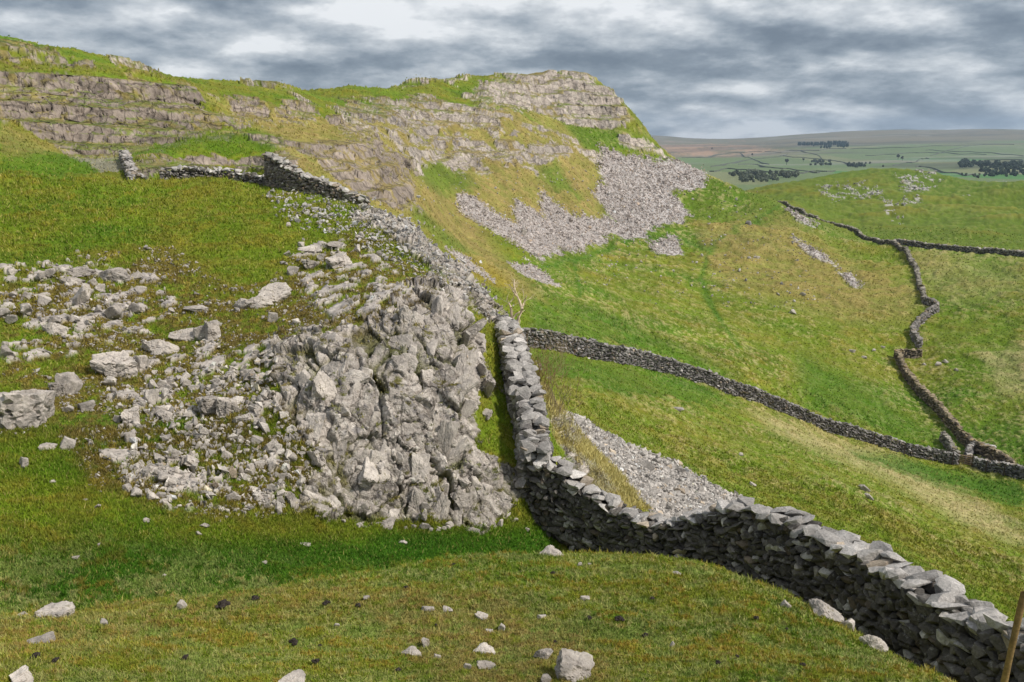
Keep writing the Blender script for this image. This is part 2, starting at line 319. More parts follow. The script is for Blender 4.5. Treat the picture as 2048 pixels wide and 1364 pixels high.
# cliffs: beds and vertical joints
m = np.where(cliff > 0.03)[0]; q = PF[m]; r = RF[m]
th = np.where(r < 80, 1.0, np.where(r < 125, 2.3, np.where(r < 270, 3.2, 4.6)))
cm = sstep(.03, .5, cliff[m])
def terrace(zz, t_, sd, k, up):
    wz = zz + fbm(q, 25, 2, sd) * t_ * .5 + q[:, 0] * .04 + fbm(q, 4, 2, sd + 3) * t_ * .12; bed = wz / t_; fb = bed - np.floor(bed); hb = _h(np.floor(bed), np.zeros_like(bed), np.zeros_like(bed), sd)
    c_ = .12 + .25 * hb; g = np.where(fb < c_, fb * .15 / c_, .15 + (fb - c_) / (1 - c_) * .0); g = .10 * fb / c_ * (fb < c_) + (fb >= c_) * (.10 + .90 * sstep(c_, c_ + up, fb) ) ; return (g - fb) * t_ * k, bed
dz1, bed = terrace(q[:, 2], th, 70, .6, .42); dz2, bed2 = terrace(q[:, 2] + dz1, th * .36, 71, .55, .5)
PF[m, 2] += (dz1 + dz2) * cm; q = PF[m]
qa = np.column_stack([(q[:, 0] + fbm(q, 2, 2, 72) * .6) / (th * .62), q[:, 1] / (th * 1.2), bed * .8])
F1, F2, cid, t1 = voronoi(qa, 75); G1, G2, cid2, t2 = voronoi(qa * np.array([2.6, 2.4, 2.2]) + 3, 78)
jn = 1 - sstep(0, .10, F2 - F1)
d = (cid - .5) * .34 + t1 * .30 - jn * .34 + (cid2 - .5) * .16 + t2 * .14 + fbm(q, th.mean() * 4, 3, 80) * .5
d = d * th * .42 * cm
PF[m] += rad[m] * d[:, None]; cellv[m] = cid * .5 + cid2 * .5
P = PF.reshape(P.shape); N = normals(P); NF = N.reshape(-1, 3)
print('relief', round(time.time() - T0, 1))

# ------------------------------------------------------------------ colour of the ground itself
def mix(a, b, t): return a + (np.asarray(b) - a) * t[:, None]
GREEN = (.128, .190, .012); LUSH = (.050, .138, .008); OLIVE = (.190, .178, .024); OCHRE = (.29, .225, .080); STRAW = (.43, .36, .18); BROWN = (.125, .085, .030); MOSS = (.25, .20, .022); RUST = (.24, .12, .03)
col_ = np.tile(np.array(GREEN), (len(PF), 1))
col_ = mix(col_, OLIVE, sstep(-.5, .6, N40) * .6)
col_ = mix(col_, LUSH, sstep(.0, .8, N150) * .6)
col_ = mix(col_, MOSS, sstep(.15, .8, N12 + .3 * N40) * .5)
near = sstep(60, 30, RF)
# far side of the valley: ochre slopes
och = union(region([(880, 330), (1000, 300), (1160, 290), (1200, 330), (1200, 440), (1000, 460), (940, 420), (1060, 590), (960, 560), (860, 470), (790, 350)], 70, 300, 20),
            region([(1430, 430), (1560, 410), (1620, 470), (1720, 530), (1840, 560), (1820, 640), (1700, 640), (1560, 600), (1430, 560), (1400, 480)], 140, 320, 30) * .75,
            region([(400, 190), (640, 240), (1000, 220), (1160, 260), (1200, 330), (800, 350), (560, 280)], 90, 290, 14) * .9,
            region([(540, 290), (640, 250), (800, 290), (900, 420), (1000, 520), (1080, 590), (960, 555), (860, 470), (640, 370), (560, 340)], 55, 140, 12),
            region([(0, 240), (60, 270), (150, 310), (60, 320), (0, 310)], 60, 84, 10) * .6, ostrip)
col_ = mix(col_, STRAW, ostrip * .8); col_ = mix(col_, OCHRE, och * (1 - ostrip) * (.55 + .4 * sstep(-.4, .4, N12)))
col_ = mix(col_, MOSS, region([(910, 500), (960, 520), (1030, 570), (990, 575), (930, 545)], 70, 150, 10) * .8)
grn = union(region([(820, 330), (900, 320), (960, 380), (930, 390), (860, 370)], 100, 220, 14) * .8, region([(1060, 335), (1110, 330), (1150, 390), (1110, 385)], 150, 260, 12) * .8, region([(1130, 250), (1230, 258), (1280, 290), (1240, 300), (1160, 280)], 250, 320, 8),
            region([(1350, 385), (1450, 370), (1560, 430), (1480, 440), (1380, 450), (1250, 500), (1120, 560), (1060, 520), (1200, 500)], 130, 310, 16) * .8,
            region([(830, 410), (900, 470), (960, 510), (900, 500), (830, 440)], 60, 140, 10) * .7, region([(150, 310), (260, 350), (100, 350), (0, 345), (0, 322)], 50, 80, 12),
            region([(300, 285), (520, 265), (600, 290), (400, 300), (270, 315)], 62, 100, 8) * .8)
col_ = mix(col_, LUSH, grn * .75); col_ = mix(col_, GREEN, grn * .4)
# fields: green slope with fine straw tussocks
fld = sstep(34, 48, RF) * sstep(700, 550, RF) * (UF > 1060) * (1 - och)
col_ = mix(col_, STRAW, fld * sstep(.05, .75, N5 + .5 * N12) * .55 * np.clip(.5 + sstep(-.3, .6, N150) , 0, 1))
tan = union(region([(1500, 820), (1620, 860), (1800, 920), (1980, 1010), (2100, 1100), (1960, 1060), (1760, 950), (1560, 870)], 45, 105, 18), region([(1960, 700), (2100, 680), (2100, 800), (2000, 790)], 100, 200, 20), region([(1830, 500), (2048, 525), (2048, 590), (1900, 600), (1850, 560)], 180, 262, 20) * .45)
col_ = mix(col_, STRAW, tan * (.45 + .35 * sstep(-.3, .4, N12)))
lush = union(region([(1050, 690), (1200, 720), (1400, 770), (1480, 820), (1250, 790), (1080, 740)], 50, 95, 14) * .7, region([(1600, 700), (1760, 780), (1900, 890), (1820, 890), (1600, 810)], 90, 160, 30) * .8,
             region([(1700, 900), (1900, 940), (2050, 975), (2050, 1010), (1900, 975), (1720, 920)], 80, 108, 10), region([(1060, 590), (1200, 620), (1500, 760), (1300, 710), (1060, 655)], 70, 140, 12) * .7,
             region([(1960, 500), (2048, 520), (2048, 990), (1960, 900), (1900, 820), (1860, 560)], 100, 260, 20) * .3,
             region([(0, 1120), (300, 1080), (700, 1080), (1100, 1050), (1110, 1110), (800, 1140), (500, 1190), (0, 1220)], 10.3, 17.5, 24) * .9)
col_ = mix(col_, LUSH, lush * .85)
hillg = sstep(262, 290, RF) * sstep(640, 590, RF) * (UF > 1500)
col_ = mix(col_, (.10, .155, .014), hillg * .7); col_ = mix(col_, OLIVE, hillg * sstep(.1, .9, N40) * .6)
# brown mossy ground among the rocks and on the knoll
col_ = mix(col_, BROWN, thin * sstep(-.65, .25, N12 + .4 * N40) * .8)
col_ = mix(col_, MOSS, thin * sstep(.1, .7, N5 + .3 * N12) * .5)
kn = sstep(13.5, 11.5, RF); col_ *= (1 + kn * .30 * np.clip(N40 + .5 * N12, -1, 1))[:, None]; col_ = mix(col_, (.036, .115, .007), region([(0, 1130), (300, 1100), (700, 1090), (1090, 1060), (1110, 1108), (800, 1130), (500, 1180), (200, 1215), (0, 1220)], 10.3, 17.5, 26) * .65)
col_ = mix(col_, RUST, kn * sstep(.25, .7, N12 + .6 * N40) * .45); col_ = mix(col_, STRAW, kn * sstep(-.1, .6, N5 * .7 - .8 * N40) * .5); col_ = mix(col_, (.085, .185, .008), kn * sstep(0, .8, -N40) * .6); knb = region([(780, 1190), (1000, 1190), (1120, 1240), (1240, 1320), (1200, 1400), (860, 1400), (820, 1300), (700, 1200)], 3.5, 12, 40); col_ = mix(col_, (.22, .17, .06), knb * sstep(-.5, .4, N12) * .75); knc = region([(0, 1240), (330, 1200), (700, 1165), (740, 1210), (400, 1260), (200, 1300), (0, 1330)], 3.5, 10.5, 30); col_ = mix(col_, (.24, .18, .06), knc * sstep(-.4, .5, N12) * .6)
plat = region([(0, 370), (500, 370), (720, 420), (640, 480), (300, 500), (0, 490)], 28, 50, 20)
col_ = mix(col_, (.20, .19, .018), plat * sstep(0, .8, N12 + .3 * N40) * .6)
# sheep tracks
for tr in ([(1560, 418), (1480, 455), (1420, 500), (1350, 480), (1290, 470), (1190, 510), (1080, 535)], [(1420, 500), (1400, 560), (1440, 640)], [(1400, 580), (1440, 640), (1480, 700)], [(1150, 520), (1160, 600)]):
    for a, b in zip(tr[:-1], tr[1:]):
        dx, dy = b[0] - a[0], b[1] - a[1]; l = math.hypot(dx, dy); nx, ny = -dy / l * 4, dx / l * 4
        col_ = mix(col_, LUSH, region([(a[0] + nx, a[1] + ny), (b[0] + nx, b[1] + ny), (b[0] - nx, b[1] - ny), (a[0] - nx, a[1] - ny)], 100, 320, 4, rough=.25) * .6)
path = union(region([(150, 325), (215, 320), (250, 318), (240, 335), (215, 350), (190, 338)], 56, 82, 4), region([(250, 312), (330, 297), (440, 278), (500, 262), (440, 274), (340, 293)], 60, 96, 2) * .6)
col_ = mix(col_, (.30, .27, .22), path * .8)
# far country
fx, fy = PF[:, 0], PF[:, 1]
fm = sstep(800, 1100, RF); mf = np.where(fm > 0)[0]; q = PF[mf].copy(); q[:, 2] = 0
F1, F2, cid, _t = voronoi(np.column_stack([q[:, 0] / 260, q[:, 1] / 420, q[:, 2]]), 90)
fc = np.tile(np.array((.14, .19, .085)), (len(mf), 1)); fc = mix(fc, (.085, .20, .06), sstep(.5, .6, cid)); fc = mix(fc, (.22, .22, .12), sstep(.75, .85, cid) * .8)
moor = sstep(3300, 5200, q[:, 1] + fbm(q, 900, 3, 91) * 900 + sstep(1900, 1400, UF[mf]) * 900); fc = mix(fc, (.20, .16, .10), moor * .85)
fc = mix(fc, (.42, .27, .18), region([(1320, 292), (1500, 292), (1560, 296), (1400, 304), (1330, 304)], 2000, 9000, 4)[mf] * .9)
fc = mix(fc, (.07, .07, .06), sstep(.1, .7, fbm(q * np.array([.45, 1.3, 1]), 260, 5, 93)) * .55); fc = mix(fc, (.30, .29, .26), sstep(.3, .8, fbm(q * np.array([.35, 1.6, 1]), 200, 5, 95)) * .5)
col_[mf] = mix(col_[mf], (0, 0, 0), fm[mf]) + fc * fm[mf][:, None]
# rock
rn = .5 + .5 * N12; rc = np.tile(np.array((.52, .465, .415)), (len(PF), 1))
rc = mix(rc, (.56, .515, .46), sstep(-.2, .8, N5)); rc = mix(rc, (.27, .25, .245), sstep(.1, .8, N12)); rc *= (.82 + .34 * cellv)[:, None]; rc *= (1 - .22 * sstep(.03, .3, cliff) * (RF > 150) * (UF < 1140) * (1 - sstep(.2, .5, prom)) - .12 * sstep(.03, .3, prom) - .20 * sstep(.2, .5, LC) - .1 * sstep(.2, .5, face))[:, None]
cl = sstep(.03, .3, cliff); rc = mix(rc, (.28, .232, .195), cl * .7 * (RF < 130)); rc = rc * (1 - cl[:, None] * np.array((.06, .09, .12))); rc = mix(rc, (.33, .26, .15), cl * sstep(.2, .8, N40 + .5 * N12) * .5)
ledge = sstep(.80, .93, NF[:, 2] + .10 * N5 + .08 * N12)
nr = union(slab, crest, crag_near)
lq = np.column_stack([PF[:, 0] * .8 - PF[:, 1] * .25, PF[:, 1] * .55 + PF[:, 0] * .2, PF[:, 2] * 1.6]); ln_ = np.zeros(len(PF)); mm = np.where((thin > .05) & (RF < 48))[0]; ln_[mm] = fbm(lq[mm], .34, 4, 140) + .22 * fbm(PF[mm], 2.0, 2, 141)
zoneL = union(region([(0, 535), (120, 515), (310, 540), (360, 620), (250, 690), (0, 720)], 14, 45, 25), region([(230, 720), (420, 690), (600, 660), (680, 930), (600, 1020), (300, 1010), (180, 900)], 12, 30, 30), region([(560, 480), (720, 470), (860, 600), (700, 660), (600, 600)], 20, 40, 25) * .8)
ledges = sstep(.42, .58, zoneL * sstep(.20, .46, ln_)) * (1 - sstep(.3, .6, slab))
rockm = np.maximum(sstep(.3, .6, nr) * (1 - low) * (1 - .9 * sstep(.80, .93, NF[:, 2] + .10 * N12) * sstep(-.1, .45, N12 + .3 * N5) * (1 - sstep(.2, .6, crest) * .7)),
                   sstep(.3, .55, cliff) * (1 - ledge * .85) * (1 - .8 * sstep(.38, .6, N12 * .6 + .75 * N40)))
rockm = np.maximum(rockm, ledges)
scr = sstep(.35, .6, union(scree, nscree, hillrock, path * 0) + .30 * N5 * (scree > .03))
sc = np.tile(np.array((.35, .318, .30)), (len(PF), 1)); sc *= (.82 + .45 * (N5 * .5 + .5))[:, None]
col_ = mix(col_, BROWN, sstep(.2, .5, nr) * .4); col_ = mix(col_, OCHRE, sstep(.15, .5, cliff) * sstep(-.3, .5, N12) * .7)
col_ = col_ * (1 - rockm[:, None]) + rc * rockm[:, None]
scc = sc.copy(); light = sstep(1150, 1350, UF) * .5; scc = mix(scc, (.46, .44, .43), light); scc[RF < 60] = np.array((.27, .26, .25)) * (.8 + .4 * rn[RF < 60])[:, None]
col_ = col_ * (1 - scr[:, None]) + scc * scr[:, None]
col_ *= (1 + .14 * N5 * (1 - far))[:, None]; col_ = np.clip(col_, .004, .8)
rockall = np.clip(rockm + scr, 0, 1); PF[:, 2] += ledges * .10; P = PF.reshape(P.shape)
print('colour', round(time.time() - T0, 1))

# ------------------------------------------------------------------ materials
def nodemat(name):
    m = bpy.data.materials.new(name); m.use_nodes = True; nt = m.node_tree; b = nt.nodes['Principled BSDF']; b.inputs['Roughness'].default_value = .9
    b.inputs['Specular IOR Level'].default_value = .15; return m, nt, b
def ND(nt, t, **kw):
    n = nt.nodes.new(t)
    for k, v in kw.items():
        if k in n.inputs: n.inputs[k].default_value = v
        else: setattr(n, k, v)
    return n
def attrmat(name, scales, amt, bump=.5, bdist=.03, tint=None, rough=.9, cracks=None, rot=(.35, .3, .2), lichen=False):
    """base colour = colour attribute, varied by noise in the object's own metres, with bump"""
    m, nt, b = nodemat(name); L = nt.links.new
    a = ND(nt, 'ShaderNodeVertexColor'); a.layer_name = 'Col'
    tc = ND(nt, 'ShaderNodeTexCoord'); prev = a.outputs['Color']; hsum = None
    for k, sc in enumerate(scales):
        n = ND(nt, 'ShaderNodeTexNoise', Scale=sc, Detail=6.0, Roughness=.65); L(tc.outputs['Object'], n.inputs['Vector'])
        mr = ND(nt, 'ShaderNodeMapRange'); mr.inputs[1].default_value = .3; mr.inputs[2].default_value = .7; mr.inputs[3].default_value = 1 - amt; mr.inputs[4].default_value = 1 + amt
        L(n.outputs['Fac'], mr.inputs[0])
        mx = ND(nt, 'ShaderNodeVectorMath', operation='MULTIPLY'); L(prev, mx.inputs[0]); L(mr.outputs[0], mx.inputs[1]); prev = mx.outputs[0]
        if k == 0: hsum = n.outputs['Fac']
        else:
            ad = ND(nt, 'ShaderNodeMath', operation='ADD'); L(hsum, ad.inputs[0]); L(n.outputs['Fac'], ad.inputs[1]); hsum = ad.outputs[0]
    if cracks:      # soil-dark joints: (scale vector, width, strength) each, warped by noise
        wn = ND(nt, 'ShaderNodeTexNoise', Scale=cracks[0][3], Detail=4.0); L(tc.outputs['Object'], wn.inputs['Vector']); ws = ND(nt, 'ShaderNodeVectorMath', operation='SCALE'); L(wn.outputs['Color'], ws.inputs[0]); ws.inputs['Scale'].default_value = cracks[0][4]
        wa = ND(nt, 'ShaderNodeVectorMath', operation='ADD'); L(tc.outputs['Object'], wa.inputs[0]); L(ws.outputs[0], wa.inputs[1])
        for sv, wd_, st_, *_ in cracks:
            mp = ND(nt, 'ShaderNodeMapping'); mp.inputs['Scale'].default_value = sv; mp.inputs['Rotation'].default_value = rot; L(wa.outputs[0], mp.inputs['Vector'])
            vo_ = ND(nt, 'ShaderNodeTexVoronoi', feature='DISTANCE_TO_EDGE', Scale=1.0); L(mp.outputs[0], vo_.inputs['Vector'])
            mr = ND(nt, 'ShaderNodeMapRange'); mr.inputs[2].default_value = wd_; mr.inputs[3].default_value = 1 - st_; L(vo_.outputs['Distance'], mr.inputs[0])
            vc = ND(nt, 'ShaderNodeTexVoronoi', Scale=1.0); L(mp.outputs[0], vc.inputs['Vector']); m2 = ND(nt, 'ShaderNodeMapRange'); m2.inputs[3].default_value = .84; m2.inputs[4].default_value = 1.12; L(vc.outputs['Color'], m2.inputs[0])
            x1 = ND(nt, 'ShaderNodeMath', operation='MULTIPLY'); L(mr.outputs[0], x1.inputs[0]); L(m2.outputs[0], x1.inputs[1])
            mx = ND(nt, 'ShaderNodeVectorMath', operation='MULTIPLY'); L(prev, mx.inputs[0]); L(x1.outputs[0], mx.inputs[1]); prev = mx.outputs[0]
            ad = ND(nt, 'ShaderNodeMath', operation='ADD'); L(hsum, ad.inputs[0]); L(mr.outputs[0], ad.inputs[1]); hsum = ad.outputs[0]
    if lichen:
        ln = ND(nt, 'ShaderNodeTexNoise', Scale=9.0, Detail=7.0, Roughness=.72); L(tc.outputs['Object'], ln.inputs['Vector']); lm = ND(nt, 'ShaderNodeMapRange'); lm.inputs[1].default_value = .57; lm.inputs[2].default_value = .66; lm.inputs[4].default_value = .55; L(ln.outputs['Fac'], lm.inputs[0])
        lx = ND(nt, 'ShaderNodeMix', data_type='RGBA'); L(lm.outputs[0], lx.inputs[0]); L(prev, lx.inputs[6]); lx.inputs[7].default_value = (.42, .41, .38, 1); prev = lx.outputs[2]
    L(prev, b.inputs['Base Color'])
    if bump:
        bp = ND(nt, 'ShaderNodeBump', Strength=bump, Distance=bdist); L(hsum, bp.inputs['Height']); L(bp.outputs[0], b.inputs['Normal'])
    b.inputs['Roughness'].default_value = rough
    return m
M_ground = attrmat('ground_turf', (3.0, 14.0), .28, .5, .05)
M_rock = attrmat('limestone', (1.5, 9.0, 30.0), .24, 1.0, .06, cracks=[((1.2, .8, .62), .035, .60, 2.0, .5), ((3.4, 3.0, 1.8), .05, .25)])
M_cliff = attrmat('scar_limestone', (.35, 2.0), .26, .9, .3, cracks=[((.14, .14, .50), .05, .42, .5, 1.6), ((.85, .6, .26), .05, .34)], rot=(0, .04, .1))
M_hill = attrmat('far_turf', (.12, .9), .22, .4, .3)
M_stone = attrmat('wall_stone', (4.0, 25.0), .34, .9, .03, lichen=True)
M_farstone = attrmat('far_wall_stone', (1.0, 6.0), .30, .5, .05)
M_grass = attrmat('grass_blades', (.7,), .15, 0)
M_wood = attrmat('weathered_wood', (6.0, 40.0), .3, .5, .01)

def mesh_obj(name, V, F, mat, colr=None, parent=None, smooth=False, mats=None):
    """V (n,3), F (m,k) with constant k; colr (n,3)"""
    V = np.ascontiguousarray(V, np.float32); F = np.ascontiguousarray(F, np.int32)
    me = bpy.data.meshes.new(name); k = F.shape[1]
    me.vertices.add(len(V)); me.vertices.foreach_set('co', V.ravel())
    me.loops.add(F.size); me.loops.foreach_set('vertex_index', F.ravel())
    me.polygons.add(len(F)); me.polygons.foreach_set('loop_start', np.arange(0, F.size, k, dtype=np.int32))
    me.polygons.foreach_set('use_smooth', np.full(len(F), smooth, bool))
    me.update(calc_edges=True)
    if colr is not None:
        ca = me.color_attributes.new('Col', 'FLOAT_COLOR', 'POINT'); c4 = np.ones((len(V), 4), np.float32); c4[:, :3] = colr; ca.data.foreach_set('color', c4.ravel())
    me.materials.append(mat)
    o = bpy.data.objects.new(name, me); C.objects.link(o)
    if parent: o.parent = parent
    return o
def tag(o, label=None, cat=None, group=None, kind=None):
    if label: o['label'] = label
    if cat: o['category'] = cat
    if group: o['group'] = group
    if kind: o['kind'] = kind
    return o
def empty(name, loc=(0, 0, 0)):
    o = bpy.data.objects.new(name, None); o.location = loc; o.empty_display_size = .2; C.objects.link(o); return o

# ------------------------------------------------------------------ split the grid into ground, outcrops, scars and far hills
ii, jj = np.meshgrid(np.arange(NCOL - 1), np.arange(NROW - 1), indexing='ij'); i0 = (ii * NROW + jj).ravel()
FQ = np.column_stack([i0, i0 + NROW, i0 + NROW + 1, i0 + 1])[:, ::-1]
def fmean(a): return a[FQ].mean(1)
rF = fmean(RF)
cat = np.zeros(len(FQ), int)
cat[(rF > 55) & ((fmean(UF) < 1545) | (rF < 0))] = 1
cat[rF > 700] = 2
o_ = fmean(sstep(.35, .5, slab)); cat[(o_ > .5)] = 3
o_ = fmean(sstep(.35, .5, crest)); cat[(o_ > .5)] = 4
for k, mk in ((5, LC), (6, upc), (7, band), (8, face), (9, mc), (10, prom), (11, nose), (12, mid)):
    cat[fmean(mk) > .45] = k
cat[fmean(crag_near) > .45] = 13
def part_of_grid(k, name, mat, smooth=True):
    f = FQ[cat == k]; used = np.unique(f); re = np.full(len(PF), -1, np.int32); re[used] = np.arange(len(used))
    return mesh_obj(name, PF[used], re[f], mat, col_[used], smooth=smooth)
tag(part_of_grid(0, 'ground', M_ground), kind='structure')
tag(part_of_grid(1, 'hill', M_hill), kind='structure')
tag(part_of_grid(2, 'distant_hills', M_hill), kind='structure')
RK = 'limestone outcrops and scars'
tag(part_of_grid(3, 'rock_outcrop', M_rock), 'broad jointed grey limestone slab outcrop on the mound left of the crest wall', 'rock outcrop')
tag(part_of_grid(4, 'rock_outcrop', M_rock), 'pale broken limestone edge running up the crest of the mound to the ruined wall', 'rock outcrop')
tag(part_of_grid(5, 'cliff', M_cliff), 'long grey limestone cliff with ochre ledges at the upper left', 'cliff')
tag(part_of_grid(6, 'cliff', M_cliff), 'low pale rock terraces on the skyline above the long left cliff', 'cliff')
tag(part_of_grid(7, 'cliff', M_cliff), 'low banded grey rock step just behind the small wall on the plateau', 'cliff')
tag(part_of_grid(8, 'cliff', M_cliff), 'banded grey rock buttress right of the tall wall end', 'cliff')
tag(part_of_grid(9, 'cliff', M_cliff), 'broken grey cliff bands crossing the ochre slope below the headland', 'cliff')
tag(part_of_grid(10, 'cliff', M_cliff), 'pale layered limestone crag capping the rounded headland on the skyline', 'cliff')
tag(part_of_grid(11, 'cliff', M_cliff), 'small rocky nose on the right edge of the headland above the scree', 'cliff')
tag(part_of_grid(12, 'cliff', M_cliff), 'small grey bluffs in the grassy gully between the left cliff and the headland', 'cliff')
tag(part_of_grid(13, 'rock_outcrop', M_rock), 'grey crag poking out below the right side of the crest wall', 'rock outcrop')
print('grid objects', round(time.time() - T0, 1))

# ------------------------------------------------------------------ lookups
UF2, VF2 = project(PF)
BW, BH = 700, 480   # coarse sight buffer: nearest ground vertex for each cell
bx = np.floor(UF2 / 2048 * BW).astype(int); by = np.floor(VF2 / 1364 * BH).astype(int)
ok = np.where((bx >= 0) & (bx < BW) & (by >= 0) & (by < BH))[0]; order = ok[np.argsort(-RF[ok], kind='stable')]
BUF = np.full((BH, BW), -1); BUF[by[order], bx[order]] = order
# remove leaks: cell much farther than its neighbours' nearest
RB = np.where(BUF >= 0, RF[BUF], 1e9); 
def gidx(u, v):
    x = int(u / 2048 * BW); y = int(v / 1364 * BH); best = -1
    for dy in (-1, 0, 1):
        for dx in (-1, 0, 1):
            a, b = min(max(y + dy, 0), BH - 1), min(max(x + dx, 0), BW - 1); k = BUF[a, b]
            if k >= 0 and (best < 0 or (UF2[k] - u) ** 2 + (VF2[k] - v) ** 2 + (RF[k] / RF[best] > 1.1) * 1e3 < (UF2[best] - u) ** 2 + (VF2[best] - v) ** 2 + (RF[best] / RF[k] > 1.1) * 1e3): best = k
    return best
def z_at(x, y):
    x = np.atleast_1d(np.asarray(x, float)); y = np.atleast_1d(np.asarray(y, float)); r = np.hypot(x, y); s = x / y; L = np.log(r)
    i = np.clip(np.round((s - S[0]) / (S[1] - S[0])).astype(int), 0, NCOL - 1); out = np.empty(len(x))
    for k in range(len(x)):
        rr = np.hypot(P[i[k], :, 0], P[i[k], :, 1]); out[k] = np.interp(r[k], np.maximum.accumulate(rr), P[i[k], :, 2])
    return out

# ------------------------------------------------------------------ stones
def ico(sub):
    t = (1 + 5 ** .5) / 2; v = [(-1, t, 0), (1, t, 0), (-1, -t, 0), (1, -t, 0), (0, -1, t), (0, 1, t), (0, -1, -t), (0, 1, -t), (t, 0, -1), (t, 0, 1), (-t, 0, -1), (-t, 0, 1)]
    f = [(0, 11, 5), (0, 5, 1), (0, 1, 7), (0, 7, 10), (0, 10, 11), (1, 5, 9), (5, 11, 4), (11, 10, 2), (10, 7, 6), (7, 1, 8), (3, 9, 4), (3, 4, 2), (3, 2, 6), (3, 6, 8), (3, 8, 9), (4, 9, 5), (2, 4, 11), (6, 2, 10), (8, 6, 7), (9, 8, 1)]
    v = [np.array(a) / np.linalg.norm(a) for a in v]
    for _ in range(sub):
        nf = []; c = {}
        def midp(a, b):
            k = (min(a, b), max(a, b))
            if k not in c: m_ = v[a] + v[b]; v.append(m_ / np.linalg.norm(m_)); c[k] = len(v) - 1
            return c[k]
        for a, b, d_ in f:
            x, y, z = midp(a, b), midp(b, d_), midp(d_, a); nf += [(a, x, z), (b, y, x), (d_, z, y), (x, y, z)]
        f = nf
    return np.array(v), np.array(f)
def facet_rock(D, rng, k=11, rough=.05, lo=.42):
    n = rng.normal(size=(k, 3)); n /= np.linalg.norm(n, axis=1, keepdims=True); off = rng.uniform(lo, .95, k)
    n = np.vstack([n, np.eye(3), -np.eye(3)]); off = np.r_[off, np.full(6, .9)]
    dp = D @ n.T; rad_ = np.where(dp > .05, off / np.maximum(dp, .05), 9).min(1)
    rad_ = np.minimum(rad_, 1.5); s = int(rng.integers(1000))
    return D * (rad_ * (1 + rough * fbm(D + s, .5, 3, s)))[:, None]
I1, FI1 = ico(1); I2, FI2 = ico(2); I3, FI3 = ico(3)
PR1 = [facet_rock(I1, RNG, 7, .08) for _ in range(16)]; PR2 = [facet_rock(I2, RNG, 9, .07) for _ in range(20)]; PR3 = [facet_rock(I3, RNG, 9, .09, .34) for _ in range(14)]
import bmesh
def hull_rock(rng, n_):      # angular broken stone: hull of points on a boxy surface
    d = rng.normal(size=(n_, 3)); d /= np.linalg.norm(d, axis=1, keepdims=True); p = d / (np.abs(d) ** 5).sum(1)[:, None] ** .2 * rng.uniform(.72, 1.02, (n_, 1)); p += rng.normal(0, .06, p.shape)
    bm = bmesh.new(); vs = [bm.verts.new(q) for q in p]; r_ = bmesh.ops.convex_hull(bm, input=vs); bmesh.ops.delete(bm, geom=list({g for g in r_['geom_interior'] + r_['geom_unused'] if isinstance(g, bmesh.types.BMVert)}), context='VERTS')
    bmesh.ops.triangulate(bm, faces=bm.faces[:]); bm.verts.index_update(); V = np.array([v.co[:] for v in bm.verts]); F = np.array([[v.index for v in f.verts] for f in bm.faces]); bm.free(); return V, F
HR = np.random.default_rng(77)
PH2 = [hull_rock(HR, int(HR.integers(16, 26))) for _ in range(40)]; PH1 = [hull_rock(HR, int(HR.integers(9, 14))) for _ in range(24)]
def rot_rand(rng, tilt=.3, n=1):
    a = rng.uniform(0, 2 * math.pi, n); bx_ = rng.normal(0, tilt, n); by_ = rng.normal(0, tilt, n)
    ca, sa = np.cos(a), np.sin(a); Z0 = np.zeros(n); O = np.ones(n)
    Rz = np.stack([ca, -sa, Z0, sa, ca, Z0, Z0, Z0, O], 1).reshape(n, 3, 3)
    cx, sx, cy, sy = np.cos(bx_), np.sin(bx_), np.cos(by_), np.sin(by_)
    Rx = np.stack([O, Z0, Z0, Z0, cx, -sx, Z0, sx, cx], 1).reshape(n, 3, 3); Ry = np.stack([cy, Z0, sy, Z0, O, Z0, -sy, Z0, cy], 1).reshape(n, 3, 3)
    return Rx @ Ry @ Rz
def pack(protos, F0, pos, size, Rm, cols, rng, jit=.0):
    """many stones as one mesh. pos (n,3), size (n,3) half sizes, Rm (n,3,3) applied after scaling"""
    n = len(pos); k = rng.integers(0, len(protos), n)
    if F0 is None:
        VV, FF, CC, o_ = [], [], [], 0
        for a, (Vp, Fp) in enumerate(protos):
            m = np.where(k == a)[0]
            if not len(m): continue
            W_ = np.einsum('nij,nkj->nki', Rm[m], Vp[None] * size[m][:, None, :]) + pos[m][:, None, :]; nv = len(Vp)
            VV.append(W_.reshape(-1, 3)); FF.append((Fp[None] + (np.arange(len(m)) * nv)[:, None, None]).reshape(-1, 3) + o_); CC.append(np.repeat(cols[m], nv, axis=0)); o_ += nv * len(m)
        return np.concatenate(VV), np.concatenate(FF), np.concatenate(CC)
    B = np.stack(protos)[k] * size[:, None, :]
    Vv_ = np.einsum('nij,nkj->nki', Rm, B) + pos[:, None, :]
    nv = Vv_.shape[1]; F = (F0[None] + (np.arange(n) * nv)[:, None, None]).reshape(-1, 3)
    cc = np.repeat(cols, nv, axis=0)
    return Vv_.reshape(-1, 3), F, cc
def stone_cols(n, rng, base, var=.3, dark=.2, warm=.08):
    b = np.tile(np.array(base, float), (n, 1)); b *= rng.lognormal(0, var, n)[:, None]
    w = rng.random(n) < warm; b[w] *= np.array((1.08, .96, .80)); return np.clip(b, .02, .62)

